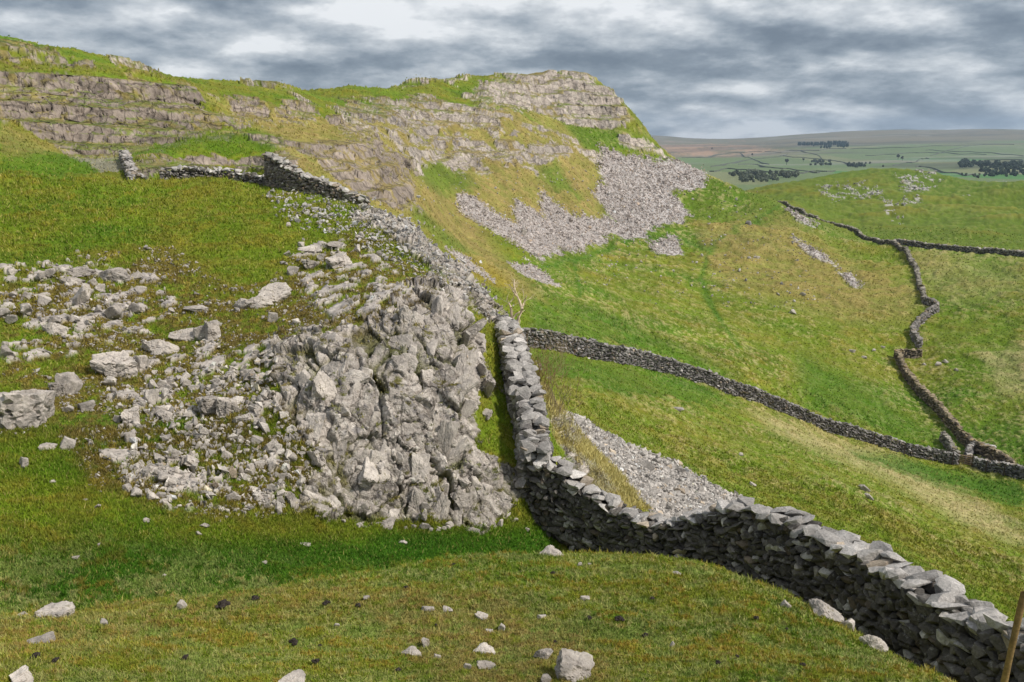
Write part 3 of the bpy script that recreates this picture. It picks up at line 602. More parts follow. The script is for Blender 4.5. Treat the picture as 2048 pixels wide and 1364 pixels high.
# ------------------------------------------------------------------ dry stone walls
def resample(pts, step):
    pts = np.array(pts, float); d = np.r_[0, np.cumsum(np.linalg.norm(np.diff(pts, axis=0), axis=1))]; n = max(2, int(d[-1] / step) + 1); t = np.linspace(0, d[-1], n)
    return np.column_stack([np.interp(t, d, pts[:, k]) for k in range(pts.shape[1])]), t
def survey_xy(tri):
    t = np.array(tri, float); az, e = pix_dir(t[:, 0], t[:, 1]); return np.column_stack([t[:, 2] * np.sin(az), t[:, 2] * np.cos(az)])
def build_wall(name, label, xy, hfun, stone=.16, width=.6, protos=None, F0=None, fcol=(.13, .12, .11), ccol=(.36, .34, .32), mat=None, cat='dry stone wall', group=None, seed=1, lean=.25, copef=1.3, zfun=None, ragged=.1):
    rng = np.random.default_rng(seed); fine, t = resample(xy, max(stone, .2)); 
    for _ in range(2): fine[1:-1] = (fine[:-2] + 2 * fine[1:-1] + fine[2:]) / 4
    z = z_at(fine[:, 0], fine[:, 1]) if zfun is None else zfun(fine, t); zs = z.copy()
    kk = max(1, int(1.2 / max(stone, .2))); zs = np.array([z[max(0, i - kk):i + kk + 1].mean() for i in range(len(z))])
    tang = np.gradient(fine, axis=0); tang /= np.linalg.norm(tang, axis=1, keepdims=True); nor = np.column_stack([-tang[:, 1], tang[:, 0]])
    Ltot = t[-1]; hh = np.array([hfun(a / Ltot) for a in t]); 
    hh = hh * (1 + ragged * vnoise(np.column_stack([t / 1.3, t * 0, t * 0 + seed]), 3))
    root = empty(name, (0, 0, 0)); tag(root, label, cat, group)
    pos, size, yaw, cols = [], [], [], []
    def at(s): 
        return (np.interp(s, t, fine[:, 0]), np.interp(s, t, fine[:, 1]), np.interp(s, t, zs), np.interp(s, t, nor[:, 0]), np.interp(s, t, nor[:, 1]), np.interp(s, t, hh), )
    pitch = np.gradient(zs, t)
    hc = stone * .62
    PP = {'wall_body': ([], [], [], [], []), 'coping': ([], [], [], [], [])}
    for side in (-1, 1):
        ncourse = int(hh.max() / hc) + 1
        for c in range(ncourse):
            s = rng.uniform(0, stone); 
            while s < Ltot:
                ln = stone * rng.lognormal(0, .38); ht = hc * rng.uniform(.8, 1.6); sc = s + ln / 2
                x, y, zb, nx, ny, h = at(sc); zc = (c + .5 + rng.uniform(-.35, .35)) * hc
                if zc < h + .02:
                    off = (width / 2) * (1 - .3 * zc / 1.5) - stone * .25 + rng.normal(0, stone * .13)
                    A_ = PP['wall_body']; A_[0].append((x + side * nx * off, y + side * ny * off, zb - .08 + zc)); A_[1].append((ln * .62, stone * rng.uniform(.6, .95), ht * .62))
                    A_[2].append(math.atan2(-nx, ny) + rng.normal(0, .18)); A_[3].append(np.interp(sc, t, pitch) + rng.normal(0, lean)); A_[4].append(rng.random())
                s += ln * .93
    for s_end in (.12, Ltot - .12):
        for c in range(int(hh.max() / hc) + 1):
            for f_ in np.linspace(-.42, .42, max(2, int(width / stone * 1.4))):
                x, y, zb, nx, ny, h = at(s_end); zc = (c + .5) * hc
                if zc < h: A_ = PP['wall_body']; o_ = f_ * width * (1 - .2 * zc / 1.5); A_[0].append((x + nx * o_, y + ny * o_, zb - .08 + zc)); A_[1].append((stone * rng.uniform(.4, .8), stone * rng.uniform(.45, .8), hc * rng.uniform(.5, .8))); A_[2].append(math.atan2(-nx, ny) + rng.normal(0, .4)); A_[3].append(rng.normal(0, lean)); A_[4].append(0)
    s = 0
    while s < Ltot:   # cope stones, laid across and tilted
        ln = stone * rng.uniform(.7, 1.6) * copef; x, y, zb, nx, ny, h = at(s + ln / 2); A_ = PP['coping']
        for q_ in range(2 if width > stone * 2.4 else 1):
            o_ = rng.normal(0, .05) + (q_ - .5 if width > stone * 2.4 else 0) * width * .42
            A_[0].append((x + nx * o_, y + ny * o_, zb - .08 + h + rng.uniform(-.03, .09) * copef)); A_[1].append((ln * .6, stone * copef * rng.uniform(.7, 1.2), stone * rng.uniform(.3, .62)))
            A_[2].append(math.atan2(-nx, ny) + rng.normal(0, .35)); A_[3].append(np.interp(s, t, pitch) + rng.normal(0, lean * 1.2)); A_[4].append(rng.random())
        s += ln * rng.uniform(.75, 1.0)
    for nm, (pp, ss, yy, tt_, _) in PP.items():
        pp = np.array(pp); ss = np.array(ss); yy = np.array(yy); tt_ = np.array(tt_); n_ = len(pp); cy_, sy_ = np.cos(yy), np.sin(yy); ct, st = np.cos(-np.arctan(tt_)), np.sin(-np.arctan(tt_)); Z0 = np.zeros(n_); O = np.ones(n_)
        Rz = np.stack([cy_, -sy_, Z0, sy_, cy_, Z0, Z0, Z0, O], 1).reshape(-1, 3, 3); Ry = np.stack([ct, Z0, st, Z0, O, Z0, -st, Z0, ct], 1).reshape(-1, 3, 3)
        rx = rng.normal(0, .2, n_); cx_, sx_ = np.cos(rx), np.sin(rx); Rx = np.stack([O, Z0, Z0, Z0, cx_, -sx_, Z0, sx_, cx_], 1).reshape(-1, 3, 3)
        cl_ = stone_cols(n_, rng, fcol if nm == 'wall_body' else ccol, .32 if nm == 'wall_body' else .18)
        if nm == 'wall_body': 
            li = rng.random(n_) < .10; cl_[li] = stone_cols(li.sum(), rng, ccol, .2)
        Vx, Fx, cc = pack(protos, F0, pp, ss, Rz @ Ry @ Rx, cl_, rng)
        if nm == 'wall_body':   # rubble core closes the joints
            half = width / 2 * .72; k_ = len(fine); a = np.column_stack([fine + nor * half, zs - .3]); b = np.column_stack([fine - nor * half, zs - .3]); c_ = np.column_stack([fine - nor * half * .7, zs + hh - .12 - hc * .3]); d_ = np.column_stack([fine + nor * half * .7, zs + hh - .12 - hc * .3])
            core = np.concatenate([a, b, c_, d_]); fs = []
            for g in range(4):
                g2 = (g + 1) % 4; i_ = np.arange(k_ - 1); fs.append(np.column_stack([g * k_ + i_, g * k_ + i_ + 1, g2 * k_ + i_ + 1])); fs.append(np.column_stack([g * k_ + i_, g2 * k_ + i_ + 1, g2 * k_ + i_]))
            fs = np.concatenate(fs); Fx = np.concatenate([Fx, fs + len(Vx)]); Vx = np.concatenate([Vx, core]); cc = np.concatenate([cc, np.tile((.06, .055, .05), (len(core), 1))])
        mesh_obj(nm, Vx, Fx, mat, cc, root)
    return root, fine, t, zs, hh
W0xy = survey_xy([(1056, 1035, 18.1)] + W0B)
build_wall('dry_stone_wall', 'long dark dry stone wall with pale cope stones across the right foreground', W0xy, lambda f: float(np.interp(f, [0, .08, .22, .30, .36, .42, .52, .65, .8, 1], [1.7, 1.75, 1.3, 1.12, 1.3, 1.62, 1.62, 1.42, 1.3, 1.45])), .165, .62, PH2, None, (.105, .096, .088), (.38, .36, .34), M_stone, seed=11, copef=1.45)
W1xy = survey_xy([(1004, 660, 26.4)] + [(u - 12, v, r) for u, v, r in W1B] + [(1068, 1062, 17.6)])
build_wall('dry_stone_wall', 'rough grey wall climbing the crest of the mound above the slab outcrop', W1xy, lambda f: float(np.interp(f, [0, .12, .3, .8, 1], [.35, .6, 1.05, 1.35, 1.5])), .19, .78, PH2, None, (.22, .205, .195), (.36, .34, .32), M_stone, seed=12, lean=.4, copef=1.2)
WT = survey_xy([(540, 374, 47), (556, 382, 46), (575, 392, 45), (600, 400, 44.3), (640, 404, 43.6), (690, 408, 42.8), (730, 424, 41.4)])
build_wall('dry_stone_wall', 'broken wall with a tall upright end on the plateau edge, stepping down to the right', WT, lambda f: float(np.interp(f, [0, .1, .24, .4, .6, 1], [1.95, 1.95, 1.7, 1.2, 1.0, .6])), .2, .6, PH2, None, (.17, .15, .13), (.36, .34, .31), M_stone, seed=13)
build_wall('dry_stone_wall', 'low pale-topped wall curving along the far rim of the grassy plateau', survey_xy([(320, 360, 49.6), (380, 357, 49.6), (430, 355, 49.6), (490, 359, 48.8), (542, 369, 47.3)]), lambda f: .55 + .15 * math.sin(f * 3), .22, .55, PH1, None, (.20, .185, .17), (.42, .40, .37), M_stone, seed=14)
build_wall('dry_stone_wall', 'short ruined wall stub below the path at the foot of the left cliff', survey_xy([(250, 330, 66), (264, 346, 58), (285, 362, 51)]), lambda f: .55, .2, .55, PH1, None, (.20, .185, .17), (.34, .32, .30), M_stone, seed=15)
build_wall('dry_stone_wall', 'long straight wall descending the green valley side to the timber gate', survey_xy(W2B), lambda f: 1.75 - .25 * f, .30, .6, PH1, None, (.21, .195, .19), (.27, .255, .24), M_farstone, seed=16, ragged=.04)
build_wall('dry_stone_wall', 'grey wall right of the timber gate leaving the right edge of the view', survey_xy(W2C), lambda f: 1.45, .30, .6, PH1, None, (.21, .20, .20), (.30, .285, .27), M_farstone, seed=17, ragged=.04)
build_wall('dry_stone_wall', 'far wall curving down round the foot of the headland to the zigzag corner', survey_xy(W3B), lambda f: 2.3 - 1.1 * min(1, f * 1.6), .5, .6, PH1, None, (.19, .17, .15), (.26, .24, .20), M_farstone, seed=18, ragged=.04)
build_wall('dry_stone_wall', 'short kinked grey wall zigzagging below the far curving wall', survey_xy(W3C), lambda f: 1.5, .45, .7, PH1, None, (.22, .205, .195), (.24, .22, .20), M_farstone, seed=19, ragged=.04)
build_wall('dry_stone_wall', 'brown mossy wall running from the zigzag corner down to the gate fold', survey_xy(W3D), lambda f: 1.5, .38, .65, PH1, None, (.17, .14, .11), (.27, .22, .15), M_farstone, seed=20, ragged=.05)
build_wall('dry_stone_wall', 'far wall branching right along the foot of the green hill', survey_xy(W3E), lambda f: 1.5, .55, .7, PH1, None, (.22, .205, .19), (.30, .28, .25), M_farstone, seed=21, ragged=.04)
FOLD = survey_xy([(1936, 938, 107.2), (1932, 925, 111), (1946, 918, 113.5), (1982, 925, 111.5)])
build_wall('dry_stone_wall', 'low pale wall of the small sheepfold behind the timber gate', FOLD, lambda f: 1.3, .32, .55, PH1, None, (.24, .225, .22), (.30, .285, .27), M_farstone, seed=22, ragged=.03)
build_wall('dry_stone_wall', 'short pale wall end jutting up left of the timber gate', survey_xy([(1908, 935, 107), (1896, 912, 112), (1880, 908, 114)]), lambda f: 1.3, .32, .55, PH1, None, (.22, .20, .19), (.28, .26, .22), M_farstone, seed=23, ragged=.03)
print('walls', round(time.time() - T0, 1))

# ------------------------------------------------------------------ helpers that put things on the ground
def ground_pt(u, v):
    k = gidx(u, v); return PF[k].copy(), NF[k], RF[k]
def frame_at(p):
    a = math.atan2(p[0], p[1]); return np.array((math.cos(a), -math.sin(a), 0)), np.array((math.sin(a), math.cos(a), 0))
# boulder material: one stone differs from the next by its object random number
def bouldermat():
    m, nt, b = nodemat('boulder_limestone'); L = nt.links.new; tc = ND(nt, 'ShaderNodeTexCoord'); oi = ND(nt, 'ShaderNodeObjectInfo'); geo = ND(nt, 'ShaderNodeNewGeometry')
    n1 = ND(nt, 'ShaderNodeTexNoise', Scale=3.0, Detail=8.0, Roughness=.7); n2 = ND(nt, 'ShaderNodeTexNoise', Scale=22.0, Detail=6.0, Roughness=.7); L(geo.outputs['Position'], n1.inputs['Vector']); L(geo.outputs['Position'], n2.inputs['Vector'])
    cr = ND(nt, 'ShaderNodeValToRGB'); L(n1.outputs['Fac'], cr.inputs[0]); e = cr.color_ramp.elements; e[0].position = .34; e[0].color = (.25, .23, .21, 1); e[1].position = .66; e[1].color = (.61, .56, .50, 1); k = e.new(.5); k.color = (.46, .415, .37, 1)
    mr = ND(nt, 'ShaderNodeMapRange'); mr.inputs[3].default_value = .75; mr.inputs[4].default_value = 1.18; L(oi.outputs['Random'], mr.inputs[0])
    mr2 = ND(nt, 'ShaderNodeMapRange'); mr2.inputs[1].default_value = .3; mr2.inputs[2].default_value = .7; mr2.inputs[3].default_value = .72; mr2.inputs[4].default_value = 1.2; L(n2.outputs['Fac'], mr2.inputs[0])
    v1 = ND(nt, 'ShaderNodeVectorMath', operation='MULTIPLY'); L(cr.outputs[0], v1.inputs[0]); L(mr.outputs[0], v1.inputs[1]); v2 = ND(nt, 'ShaderNodeVectorMath', operation='MULTIPLY'); L(v1.outputs[0], v2.inputs[0]); L(mr2.outputs[0], v2.inputs[1])
    n3 = ND(nt, 'ShaderNodeTexNoise', Scale=6.0, Detail=5.0, Roughness=.7); L(geo.outputs['Position'], n3.inputs['Vector']); mr3 = ND(nt, 'ShaderNodeMapRange'); mr3.inputs[1].default_value = .60; mr3.inputs[2].default_value = .68; mr3.inputs[4].default_value = .75; L(n3.outputs['Fac'], mr3.inputs[0])
    mx = ND(nt, 'ShaderNodeMix', data_type='RGBA'); L(mr3.outputs[0], mx.inputs[0]); L(v2.outputs[0], mx.inputs[6]); mx.inputs[7].default_value = (.13, .10, .025, 1); L(mx.outputs[2], b.inputs['Base Color'])
    bp = ND(nt, 'ShaderNodeBump', Strength=.8, Distance=.03); L(n2.outputs['Fac'], bp.inputs['Height']); L(bp.outputs[0], b.inputs['Normal']); return m
M_boulder = bouldermat()
I4, FI4 = ico(4)
def cracked(rng):
    B = facet_rock(I4, rng, 12, .08); s_ = int(rng.integers(500)); F1, F2, cid, t = voronoi(B * np.array([2.0, 2.0, 1.3]) + s_, 7); G1, G2, c2, t2 = voronoi(B * 4.5 + s_, 9)
    return B * (1 - .13 * (1 - sstep(0, .07, F2 - F1)) + .10 * (cid - .5) + .07 * t + .03 * t2 - .05 * (1 - sstep(0, .07, G2 - G1)))[:, None]
def bare_mesh(name, V, F):
    o = mesh_obj(name, V, F, M_boulder); me = o.data; bpy.data.objects.remove(o); return me
BIGM = [bare_mesh('boulder', cracked(RNG), FI4) for _ in range(9)]
MIDM = [bare_mesh('rock', p, FI3) for p in PR3]; SMLM = [bare_mesh('stone', *p) for p in PH2[:12]]
from mathutils import Matrix
NROCK = [0]
def rock_at(u, v, w, h, label, group=None, ang=0, depth=.8, sink=.25, rng=RNG, name=None, bed=False):
    """w,h: width and height in survey pixels, ang: lean in degrees"""
    p, nn, r = ground_pt(u, v + h * .35); W_ = w * r / FPX / 2 * 1.05; H_ = h * r / FPX / 2 * 1.2; D_ = max(W_, H_) * depth
    R_, Fd = frame_at(p); a = math.radians(-ang); U_ = np.array((0, 0, 1.0))
    X_ = R_ * math.cos(a) + U_ * math.sin(a); Z_ = -R_ * math.sin(a) + U_ * math.cos(a)
    yw = rng.normal(0, .25); X2 = X_ * math.cos(yw) + Fd * math.sin(yw); Y2 = -X_ * math.sin(yw) + Fd * math.cos(yw)
    me = (BIGM if w > 38 else MIDM if w > 13 else SMLM)[int(rng.integers(0, 9))]
    nm = name or ('boulder' if w > 38 else 'rock' if w > 13 else 'stone')
    o = bpy.data.objects.new(nm, me); C.objects.link(o); M = Matrix.Identity(4); c_ = p + U_ * H_ * (1 - 2 * sink)
    if bed:
        n_ = nn * .75 - Fd * .35 + rng.normal(0, .08, 3); n_ /= np.linalg.norm(n_); X2 = X_ - n_ * (X_ @ n_); X2 /= np.linalg.norm(X2); Z_ = np.cross(X2, -n_); Z_ = Z_ if Z_[2] > 0 else -Z_; Y2 = -n_; D_ = min(W_, H_) * .55; c_ = p - n_ * D_ * .45
    for k in range(3): M[k][0] = X2[k] * W_; M[k][1] = Y2[k] * D_; M[k][2] = Z_[k] * H_; M[k][3] = c_[k]
    o.matrix_world = M; tag(o, label, 'boulder' if w > 38 else 'rock', group); NROCK[0] += 1; return o
ROCKS = [(48, 800, 130, 105, 'largest grey boulder at the left edge of the view, split by one crack', 0), (145, 768, 34, 52, 'upright grey stone just right of the largest left edge boulder', 8), (122, 772, 42, 42, 'squat grey stone leaning on the upright one beside the left boulder', 0),
 (232, 720, 88, 68, 'rounded boulder split by deep upright cracks in the left turf', 0), (280, 722, 26, 30, 'small knob of rock at the right foot of the cracked round boulder', 0), (316, 690, 74, 36, 'low ribbed boulder above and right of the cracked round boulder', 8), (364, 670, 46, 26, 'low pale rock left of the peaked boulder', 0),
 (423, 660, 46, 44, 'peaked pale boulder standing mid left on the mound', 8), (398, 666, 34, 34, 'pale rock joined to the left side of the peaked boulder', -15), (418, 800, 60, 46, 'flat slab of rock with square joints left of the big outcrop', 0), (456, 804, 42, 56, 'square grey block on the right end of the jointed slab', 4),
 (548, 583, 66, 42, 'long pale ridge of rock on the upper mound, upper end', -25), (512, 603, 62, 30, 'long pale ridge of rock on the upper mound, lower end', -20), (488, 608, 40, 24, 'pale rock at the lower left tip of the long ridge', 15), (543, 633, 25, 24, 'small square stone below the long pale ridge', 0), (395, 614, 52, 12, 'thin strip of pale rock in the turf', 0), (345, 620, 18, 12, 'small pale stone left of the thin rock strip', 0),
 (676, 521, 70, 28, 'smooth grey blue rock with a flat top near the plateau', -14), (642, 512, 24, 18, 'round stone behind the smooth grey blue rock', 0), (618, 525, 46, 26, 'rough pale rock left of the smooth grey blue rock', 10), (585, 540, 34, 26, 'broken pale rock at the left end of the upper rock row', 20), (620, 497, 44, 14, 'low rock above the upper rock row', 0), (670, 490, 40, 12, 'low white rock above the smooth grey blue rock', 0),
 (158, 590, 22, 50, 'tall narrow spire of rock in the left rock field', 10), (175, 585, 20, 40, 'second narrow spire right of the tall one', 14), (222, 622, 36, 36, 'grey rock right of the spires', 10), (268, 616, 32, 26, 'flat grey rock on the right side of the left rock field', 20), (105, 655, 46, 30, 'layered pale boulder below the spires', 0), (142, 560, 40, 22, 'pale rock crowning the left rock field', 0), (200, 575, 26, 20, 'grey stone near the top right of the left rock field', 0),
 (90, 598, 22, 34, 'leaning grey stone left of the spires', 15), (55, 615, 22, 30, 'small leaning stone at the far left of the rock field', -10), (24, 638, 26, 22, 'dark grey stone near the left edge above the turf path', 0), (14, 700, 26, 22, 'pale stone at the left edge above the largest boulder', 0), (6, 625, 24, 30, 'grey stone cut by the left edge of the view', 0),
 (232, 548, 60, 26, 'jointed rock on the skyline of the left rock field', 10), (165, 540, 50, 14, 'long low rock along the top of the left rock field', 8), (280, 575, 30, 20, 'pale rock at the upper right of the left rock field', 18),
 (298, 788, 34, 44, 'leaning grey rock pair left of the jointed slab', 15), (308, 770, 22, 24, 'small grey rock above the leaning pair', 0), (265, 832, 44, 32, 'pale wedge of rock below the leaning pair', -10), (335, 830, 40, 14, 'thin tilted blade of rock in the mossy ground', 45), (172, 812, 36, 18, 'pale pointed stone right of the largest left boulder', -15), (134, 816, 24, 20, 'round stone between the largest left boulder and the pointed one', 0),
 (70, 840, 40, 22, 'flat stone below the largest left boulder', -10), (8, 845, 34, 34, 'grey rock in the left margin under the largest boulder', 0), (132, 886, 30, 28, 'knobbly pale stone on the dark green slope at the left', 20), (102, 892, 34, 14, 'flat pale stone left of the knobbly one', 0), (46, 925, 14, 22, 'narrow upright stone low on the left slope', 10),
 (272, 984, 24, 28, 'white grey stone in the lowest row of the mossy slope', 15), (252, 976, 24, 20, 'small pale stone touching the left of its white grey neighbour', 0), (308, 992, 28, 22, 'round grey stone in the lowest row of the mossy slope', 0), (331, 1002, 16, 22, 'narrow grey stone right of the round one', -20), (480, 940, 20, 24, 'triangular white stone standing in the mossy slope', 5), (455, 905, 22, 24, 'slanting pale stone above the triangular white one', 35), (380, 922, 44, 14, 'long leaning stone in the middle of the mossy slope', 40), (354, 908, 18, 22, 'small grey stone above the long leaning one', 20),
 (520, 925, 22, 28, 'grey upright rock left of the big outcrop foot', 0), (404, 1050, 26, 14, 'pale stone on the green below the mossy slope', 0), (399, 1068, 14, 9, 'small white stone just below the pale one on the green', 0), (296, 1040, 15, 12, 'lone white stone at the bottom left of the mossy slope', 0),
 (969, 760, 62, 44, 'smooth grey block between the slab outcrop and the crest wall', 12), (973, 821, 46, 20, 'oblong brick shaped stone in the grass strip by the crest wall', 0), (712, 742, 60, 30, 'wedge shaped boulder lodged in the middle of the slab outcrop', 14), (742, 905, 76, 62, 'broad block standing near the foot of the slab outcrop', -10), (690, 925, 50, 44, 'block left of the broad block near the outcrop foot', 0), (895, 860, 52, 110, 'tall smooth buttress of rock on the right of the slab outcrop', 6), (868, 830, 30, 90, 'narrow rib of rock left of the tall smooth buttress', 10),
 (640, 980, 66, 40, 'rounded grey block at the lower left foot of the outcrop', 0), (590, 995, 54, 38, 'fractured block at the left end of the outcrop foot', 10), (900, 590, 40, 80, 'tall grey pillar at the top of the slab outcrop', 12), (870, 600, 26, 60, 'thin leaning pillar left of the tall grey one', -6), (830, 740, 44, 60, 'standing slab in the upper middle of the outcrop', 14), (650, 760, 56, 80, 'large upright slab on the left part of the outcrop', 5), (605, 745, 34, 60, 'narrower upright slab at the outcrop left margin', -8),
 (930, 985, 80, 50, 'wide smooth block at the outcrop foot near the wall corner', -6), (848, 1053, 36, 14, 'low white stone on the grass under the outcrop', 0), (939, 1057, 42, 18, 'tilted pale flake at the outcrop foot', 25), (896, 1046, 26, 12, 'small low stone between two pale flakes', 0), (1000, 1044, 15, 20, 'small upright stone near the wall corner', 15), (1053, 1058, 9, 12, 'tiny cream stone in the grass below the wall corner', 20), (805, 1083, 24, 14, 'white and rusty stone alone in the green hollow', 10), (1094, 1040, 36, 42, 'brown boulder set at the inside corner of the walls', 0), (1100, 1102, 54, 24, 'mossy rocks at the wall foot beyond the knoll', 0), (608, 1088, 27, 5, 'thin white flake lying in the green hollow', 12),
 (529, 1126, 11, 8, 'small white oval stone in the green hollow', -10), (328, 1151, 10, 5, 'tiny white flake in the dark green hollow', -10), (150, 1113, 13, 8, 'small cream stone on the left of the hollow', 0), (198, 1089, 7, 6, 'tiny white stone upper left of the hollow', 0), (195, 1013, 15, 10, 'cream stone alone on the lower left slope', 0), (105, 962, 12, 6, 'thin white stone on the left slope', 0),
 (113, 1219, 68, 28, 'white boulder on the rim of the knoll at the lower left', 0), (45, 1229, 26, 7, 'flat white stone left of the white rim boulder', 0), (210, 1243, 18, 15, 'round pinkish stone on the knoll', 0), (360, 1208, 24, 16, 'pinkish stone on the knoll rim', -10), (43, 1354, 46, 20, 'white rock in the bottom left corner', -8), (83, 1278, 42, 8, 'flat cream stone in brown grass at the lower left', 0), (583, 1361, 58, 12, 'long cream rock at the bottom edge', -5),
 (967, 1231, 36, 17, 'wedge of pale rock in the brown patch of the knoll', 10), (1002, 1253, 18, 20, 'small upright purplish stone right of the pale wedge', 10), (976, 1260, 20, 7, 'flat stone between the pale wedge and the cream pair', 0), (854, 1279, 20, 20, 'squarish cream stone on the knoll', -10), (822, 1301, 44, 16, 'low white stone on the knoll', 5), (873, 1311, 18, 10, 'small oval white stone on the knoll', 0), (965, 1296, 46, 16, 'low cream stone pair on the knoll', -5),
 (935, 1331, 20, 15, 'rounded cream stone near the bottom edge', 0), (973, 1331, 44, 13, 'slanting white stone near the bottom edge', 28), (1086, 1307, 40, 20, 'pale stone touching the big mossy boulder on the knoll', 0), (1142, 1330, 118, 62, 'big mossy boulder with rough ridges at the bottom edge', 22), (1088, 1356, 32, 20, 'pale stone at the lower left of the big mossy boulder', 20), (854, 1216, 28, 8, 'flat stone at the left of the brown patch', 0), (896, 1218, 24, 9, 'flat cream stone in the brown patch', 0),
 (1080, 1231, 20, 9, 'low pale stone right of the brown patch', 0), (1170, 1195, 20, 11, 'smooth white oval stone in the green turf', 5), (1160, 1128, 11, 8, 'left one of two white stones near the knoll top', 0), (1179, 1128, 10, 7, 'right one of two white stones near the knoll top', 0), (735, 1192, 16, 5, 'thin white stone beside a dark dropping', 0), (1350, 1144, 24, 10, 'white stones lying below the long wall', 0), (1344, 1288, 8, 14, 'small upright white stone in the right turf', 20), (674, 1249, 14, 8, 'small tan stone in the middle of the knoll', 0),
 (1645, 1222, 76, 24, 'mossy orange rock on the knoll edge before the long wall', 15), (1692, 1243, 32, 22, 'grey rock right of the mossy orange one', 20), (1742, 1284, 48, 26, 'smooth pale rock on the knoll edge nearer the right corner', 40), (1570, 1206, 22, 14, 'rounded yellow tinged rock on the knoll edge', 20),
 (1588, 625, 18, 10, 'squarish boulder alone on the far slope', 5), (1604, 586, 14, 8, 'small boulder above the squarish one on the far slope', 20), (1515, 513, 11, 7, 'pale stone on the ochre shoulder of the far slope', 0), (1357, 817, 25, 11, 'pale boulder alone in the field below the valley wall', 5), (1482, 906, 10, 8, 'small grey stone in the middle of the field', 0), (1725, 975, 24, 14, 'upper rock of a small outcrop in the field', 30), (1735, 990, 20, 10, 'lower rock of a small outcrop in the field', 40), (1505, 968, 16, 8, 'rusty stone in the field behind the long wall', 20),
 (1704, 700, 11, 7, 'dark boulder on the slope left of the zigzag wall', 0), (1728, 714, 9, 5, 'small stone below the dark boulder left of the zigzag wall', 0), (1748, 699, 7, 5, 'small stone left of the zigzag wall', 0), (1764, 692, 8, 5, 'pale stone nearest the zigzag wall corner', 0), (1890, 722, 12, 7, 'pale boulder right of the zigzag wall', 0), (1878, 729, 11, 7, 'grey boulder beside the pale one right of the zigzag wall', 0), (1912, 737, 10, 6, 'rightmost boulder beside the zigzag wall', 0), (1849, 727, 9, 5, 'small stone under the stub of the zigzag wall', 0),
 (1045, 465, 14, 12, 'single large boulder resting on the dark scree', 0), (1345, 478, 14, 9, 'dark boulder at the lower edge of the scree', 0), (170, 1000, 10, 7, 'tiny pale stone on the lower left slope', 0)]
for u, v, w, h, lab, ang in ROCKS: rock_at(u, v, w * (1.12 if v > 1190 else 1), h * (1.3 if v > 1190 and w < 80 else 1), lab, ang=ang, bed=('outcrop' in lab or 'pillar' in lab or 'buttress' in lab or 'upright slab' in lab) and u > 560 and w > 24, sink=.36 if w > 16 else .28)
def inpoly(u, v, poly):
    c = False; n_ = len(poly)
    for i in range(n_):
        a, b = poly[i], poly[(i + 1) % n_]
        if (a[1] > v) != (b[1] > v) and u < (b[0] - a[0]) * (v - a[1]) / (b[1] - a[1]) + a[0]: c = not c
    return c
def scatter(poly, n, rng, r0=0, r1=1e9, avoid=None):
    poly = np.array(poly, float); lo, hi = poly.min(0), poly.max(0); out = []; t_ = 0
    while len(out) < n and t_ < n * 30:
        t_ += 1; u, v = rng.uniform(lo[0], hi[0]), rng.uniform(lo[1], hi[1])
        if inpoly(u, v, poly):
            k = gidx(u, v)
            if k >= 0 and r0 < RF[k] < r1 and (avoid is None or avoid[k] < .5): out.append((u, v, k))
    return out
rs = np.random.default_rng(5)
ZL = [([(0, 540), (110, 520), (300, 545), (330, 620), (240, 680), (0, 720)], 34, 8, 26, 'small grey stone standing in the left rock field', 'stones of the left rock field'),
      ([(200, 760), (380, 720), (560, 700), (620, 880), (650, 960), (560, 1020), (300, 960), (240, 860)], 74, 11, 30, 'leaning grey stone on the mossy slope left of the slab outcrop', 'stones on the mossy slope'),
      ([(560, 400), (720, 400), (850, 500), (860, 620), (700, 640), (560, 520)], 36, 7, 20, 'small pale stone in the turf between the plateau and the crest', 'stones near the crest'),
      ([(560, 1010), (900, 1040), (1040, 1030), (1020, 1050), (900, 1062), (600, 1042)], 16, 10, 24, 'pale stone fallen along the foot of the slab outcrop', 'stones at the outcrop foot'),
      ([(1340, 370), (1480, 390), (1480, 560), (1300, 600), (1150, 560), (1280, 480)], 22, 4, 8, 'small white stone on the far slope below the scree', 'stones below the scree')]
SLP = [(570, 720), (640, 670), (780, 640), (880, 570), (950, 640), (980, 760), (940, 800), (940, 900), (1020, 960), (1010, 1020), (860, 1040), (620, 1020), (650, 930), (580, 850)]
for u, v, k in scatter(SLP, 58, rs):
    w = 22 + 44 * rs.random() ** 1.4; rock_at(u, v, w, w * rs.uniform(.9, 1.8), 'angular grey block bedded in the slab outcrop', 'blocks bedded in the slab outcrop', ang=rs.normal(14, 10), bed=True, rng=rs)
for poly, n_, a_, b_, lab, grp in ZL:
    for u, v, k in scatter(poly, n_, rs, avoid=slab):
        w = a_ + (b_ - a_) * rs.random() ** 2.2; rock_at(u, v, w, w * rs.uniform(.5, 1.2), lab, grp, ang=rs.normal(12, 24), sink=.38, rng=rs, name='rock' if w > 13 else 'stone')
print('rocks', NROCK[0], round(time.time() - T0, 1))

